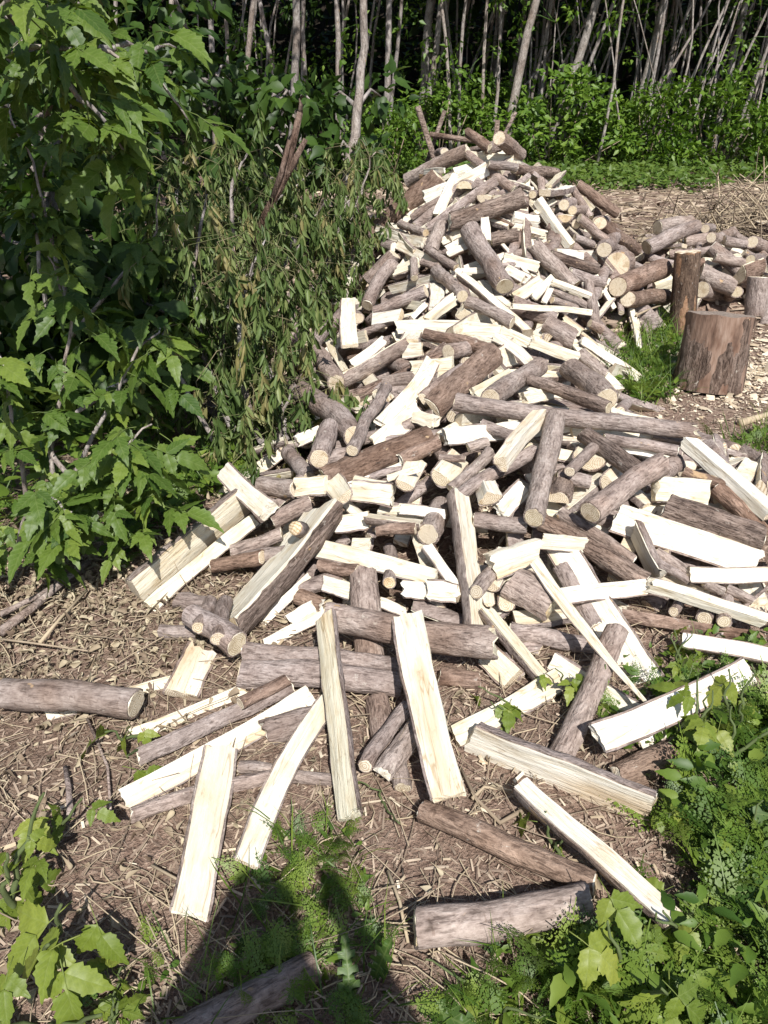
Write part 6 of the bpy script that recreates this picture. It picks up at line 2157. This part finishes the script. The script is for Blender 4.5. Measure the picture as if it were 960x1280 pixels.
    for _ in range(700):
        y0 = rng.uniform(7, 12.8); x0 = rng.uniform(1.0, 7.5)
        L = rng.uniform(0.15, 0.6); a = rng.normal(0, 0.5)
        d = Vector((math.cos(a), math.sin(a), rng.normal(0, 0.08))) * L / 2
        p = Vector((x0, y0, terrain(x0, y0) + 0.02 + abs(d.z)))
        v, f = tube([p - d, p, p + d], [0.005] * 3, 4, False)
        g.add(v, f, min(1, rng.beta(2.5, 1.6)))
    tag(link('dry_stems', g.mesh('dry_stems', M['twig'])), 'dry straws and thin twigs strewn over the litter', 'dry stems', kind='stuff')
litter()

# single sticks that stand out
STICKS = [
    ([(0, 792), (40, 762), (80, 728), (112, 703)], 13, 'thick dead branch lying at the shaded edge of the litter'),
    ([(0, 770), (50, 745), (95, 715)], 8, 'thinner dead branch alongside the thick one at the litter edge'),
    ([(50, 805), (75, 775), (108, 740)], 5, 'dry straw-coloured stem slanting across the litter'),
    ([(0, 800), (40, 805), (110, 815)], 3, 'long thin dry stem lying level on the litter'),
    ([(110, 900), (135, 960), (140, 1030)], 4, 'dark thin twig standing beside the seedlings on the litter'),
    ([(100, 795), (150, 800), (240, 800), (275, 815)], 3, 'thin bare twig reaching to the forked stump'),
    ([(660, 1010), (625, 1030), (595, 1000), (575, 960)], 7, 'crooked dry root between the split log and the brown round log'),
    ([(590, 1000), (605, 985), (640, 990)], 5, 'short grey twig under the big split log'),
    ([(485, 1090), (500, 1130), (510, 1180)], 5, 'bent dry twig beside the pale grey knotted log'),
    ([(190, 1083), (230, 1105), (262, 1118)], 4, 'tan dry stem lying over the lower end of the cream board'),
    ([(250, 1095), (330, 1060), (400, 1045)], 4, 'pale stick by the tip of the curved white plank'),
    ([(88, 1020), (86, 985), (82, 960)], 9, 'short dark stake in the litter by the seedlings'),
    ([(895, 800), (930, 760), (965, 730)], 6, 'bare brown stem rising from the weeds over the pale ridged wedge'),
    ([(795, 395), (810, 388), (842, 377)], 3, 'thin pale curved twig on the reddish brown log by the weeds'),
    ([(925, 530), (950, 522), (965, 517)], 10, 'stub of branch lying in chips in front of the chopping block'),
]
for i, (pp, w, lab) in enumerate(STICKS):
    P = [hit(x, y, 0.012 + (0.02 if i < 4 else 0)) for x, y in pp]
    P = [p + Vector((0, 0, 0.004)) for p in P]
    r = w * depth_of(P[0]) / FPX / 2
    foot = Vector(P[0])
    v, f = tube([p - foot for p in P], [r * (1 - 0.15 * k) for k in range(len(P))], 7, True, 0.15, i)
    o = link('dead_stick', mesh_np('dead_stick', v, f, M['bg' if i in (0, 1, 4, 11, 12) else 'twig'], rnd=[0.5 + 0.3 * math.sin(i)] * len(f), smooth=True), loc=foot)
    tag(o, lab, 'stick')

# green bent stalk arching over the plank
P = [hit(845, 790) , W(893, 770, 2.05), W(925, 820, 1.95), hit(955, 880)]
foot = Vector(P[0])
v, f = tube([p - foot for p in P], [0.006, 0.006, 0.005, 0.003], 6)
o = link('bent_stalk', mesh_np('bent_stalk', v, f, M['stem'], rnd=[0.5] * len(f)), loc=foot)
tag(o, 'green stalk bent sharply over the white plank in the weeds', 'stalk')

# ------------------------------------------------------------------ the person taking the picture (casts the shadow in front)
def photographer():
    me = bpy.data.meshes.new('person')
    X0, Y0 = 0.06, -0.42
    J = {'pelvis': (0, 0, 0.95, .15, .11), 'waist': (0, 0.0, 1.08, .14, .10), 'chest': (0, 0.01, 1.28, .17, .11), 'neckb': (0, 0, 1.43, .08, .07), 'neck': (0, 0.02, 1.49, .055, .055),
         'head': (0, 0.04, 1.57, .078, .095), 'crown': (0, 0.03, 1.66, .07, .085),
         'shl': (-.18, 0, 1.40, .062, .062), 'ell': (-.26, 0.06, 1.16, .045, .045), 'wrl': (-.14, 0.20, 1.34, .03, .03), 'hal': (-.11, 0.24, 1.39, .035, .022),
         'shr': (.18, 0, 1.40, .062, .062), 'elr': (.26, 0.06, 1.16, .045, .045), 'wrr': (.14, 0.20, 1.34, .03, .03), 'har': (.11, 0.24, 1.39, .035, .022),
         'hipl': (-.10, 0, 0.90, .095, .095), 'knl': (-.13, 0.02, 0.50, .06, .06), 'anl': (-.14, -0.02, 0.09, .045, .045), 'tol': (-.15, 0.13, 0.04, .045, .035),
         'hipr': (.10, 0, 0.90, .095, .095), 'knr': (.13, 0.02, 0.50, .06, .06), 'anr': (.14, -0.02, 0.09, .045, .045), 'tor': (.15, 0.13, 0.04, .045, .035)}
    E = [('pelvis', 'waist'), ('waist', 'chest'), ('chest', 'neckb'), ('neckb', 'neck'), ('neck', 'head'), ('head', 'crown')]
    for s in 'lr':
        E += [('neckb', 'sh' + s), ('sh' + s, 'el' + s), ('el' + s, 'wr' + s), ('wr' + s, 'ha' + s), ('pelvis', 'hip' + s), ('hip' + s, 'kn' + s), ('kn' + s, 'an' + s), ('an' + s, 'to' + s)]
        sg = -1 if s == 'l' else 1
        hx, hy, hz = J['ha' + s][:3]
        for k in range(4):
            n1, n2 = f'f{s}{k}a', f'f{s}{k}b'
            J[n1] = (hx - sg * 0.012, hy + 0.035, hz + 0.03 - 0.02 * k, .010, .010)
            J[n2] = (hx - sg * 0.045, hy + 0.04, hz + 0.035 - 0.02 * k, .008, .008)
            E += [('ha' + s, n1), (n1, n2)]
        J[f't{s}'] = (hx - sg * 0.04, hy - 0.01, hz + 0.02, .010, .010)
        E.append(('ha' + s, f't{s}'))
    names = list(J)
    me.from_pydata([J[n][:3] for n in names], [(names.index(a), names.index(b)) for a, b in E], [])
    o = link('person', me, loc=(X0, Y0, base_ground(X0, Y0)))
    sk = o.modifiers.new('skin', 'SKIN')
    for i, n in enumerate(names):
        me.skin_vertices[0].data[i].radius = J[n][3:5]
    me.skin_vertices[0].data[0].use_root = True
    ss = o.modifiers.new('sub', 'SUBSURF'); ss.levels = 2; ss.render_levels = 2
    m, nt, b = new_mat('dark_clothes')
    n1 = tex_noise(nt, mapped(nt, (1, 1, 1)), 60, 3, 0.5)
    nt.links.new(ramp(nt, n1, [(0.3, (0.03, 0.035, 0.05)), (0.7, (0.06, 0.065, 0.085))]), b.inputs['Base Color'])
    b.inputs['Roughness'].default_value = 0.9
    me.materials.append(m)
    tag(o, 'person in dark clothes standing at the litter, both hands raised, whose shadow falls forward', 'person')
photographer()
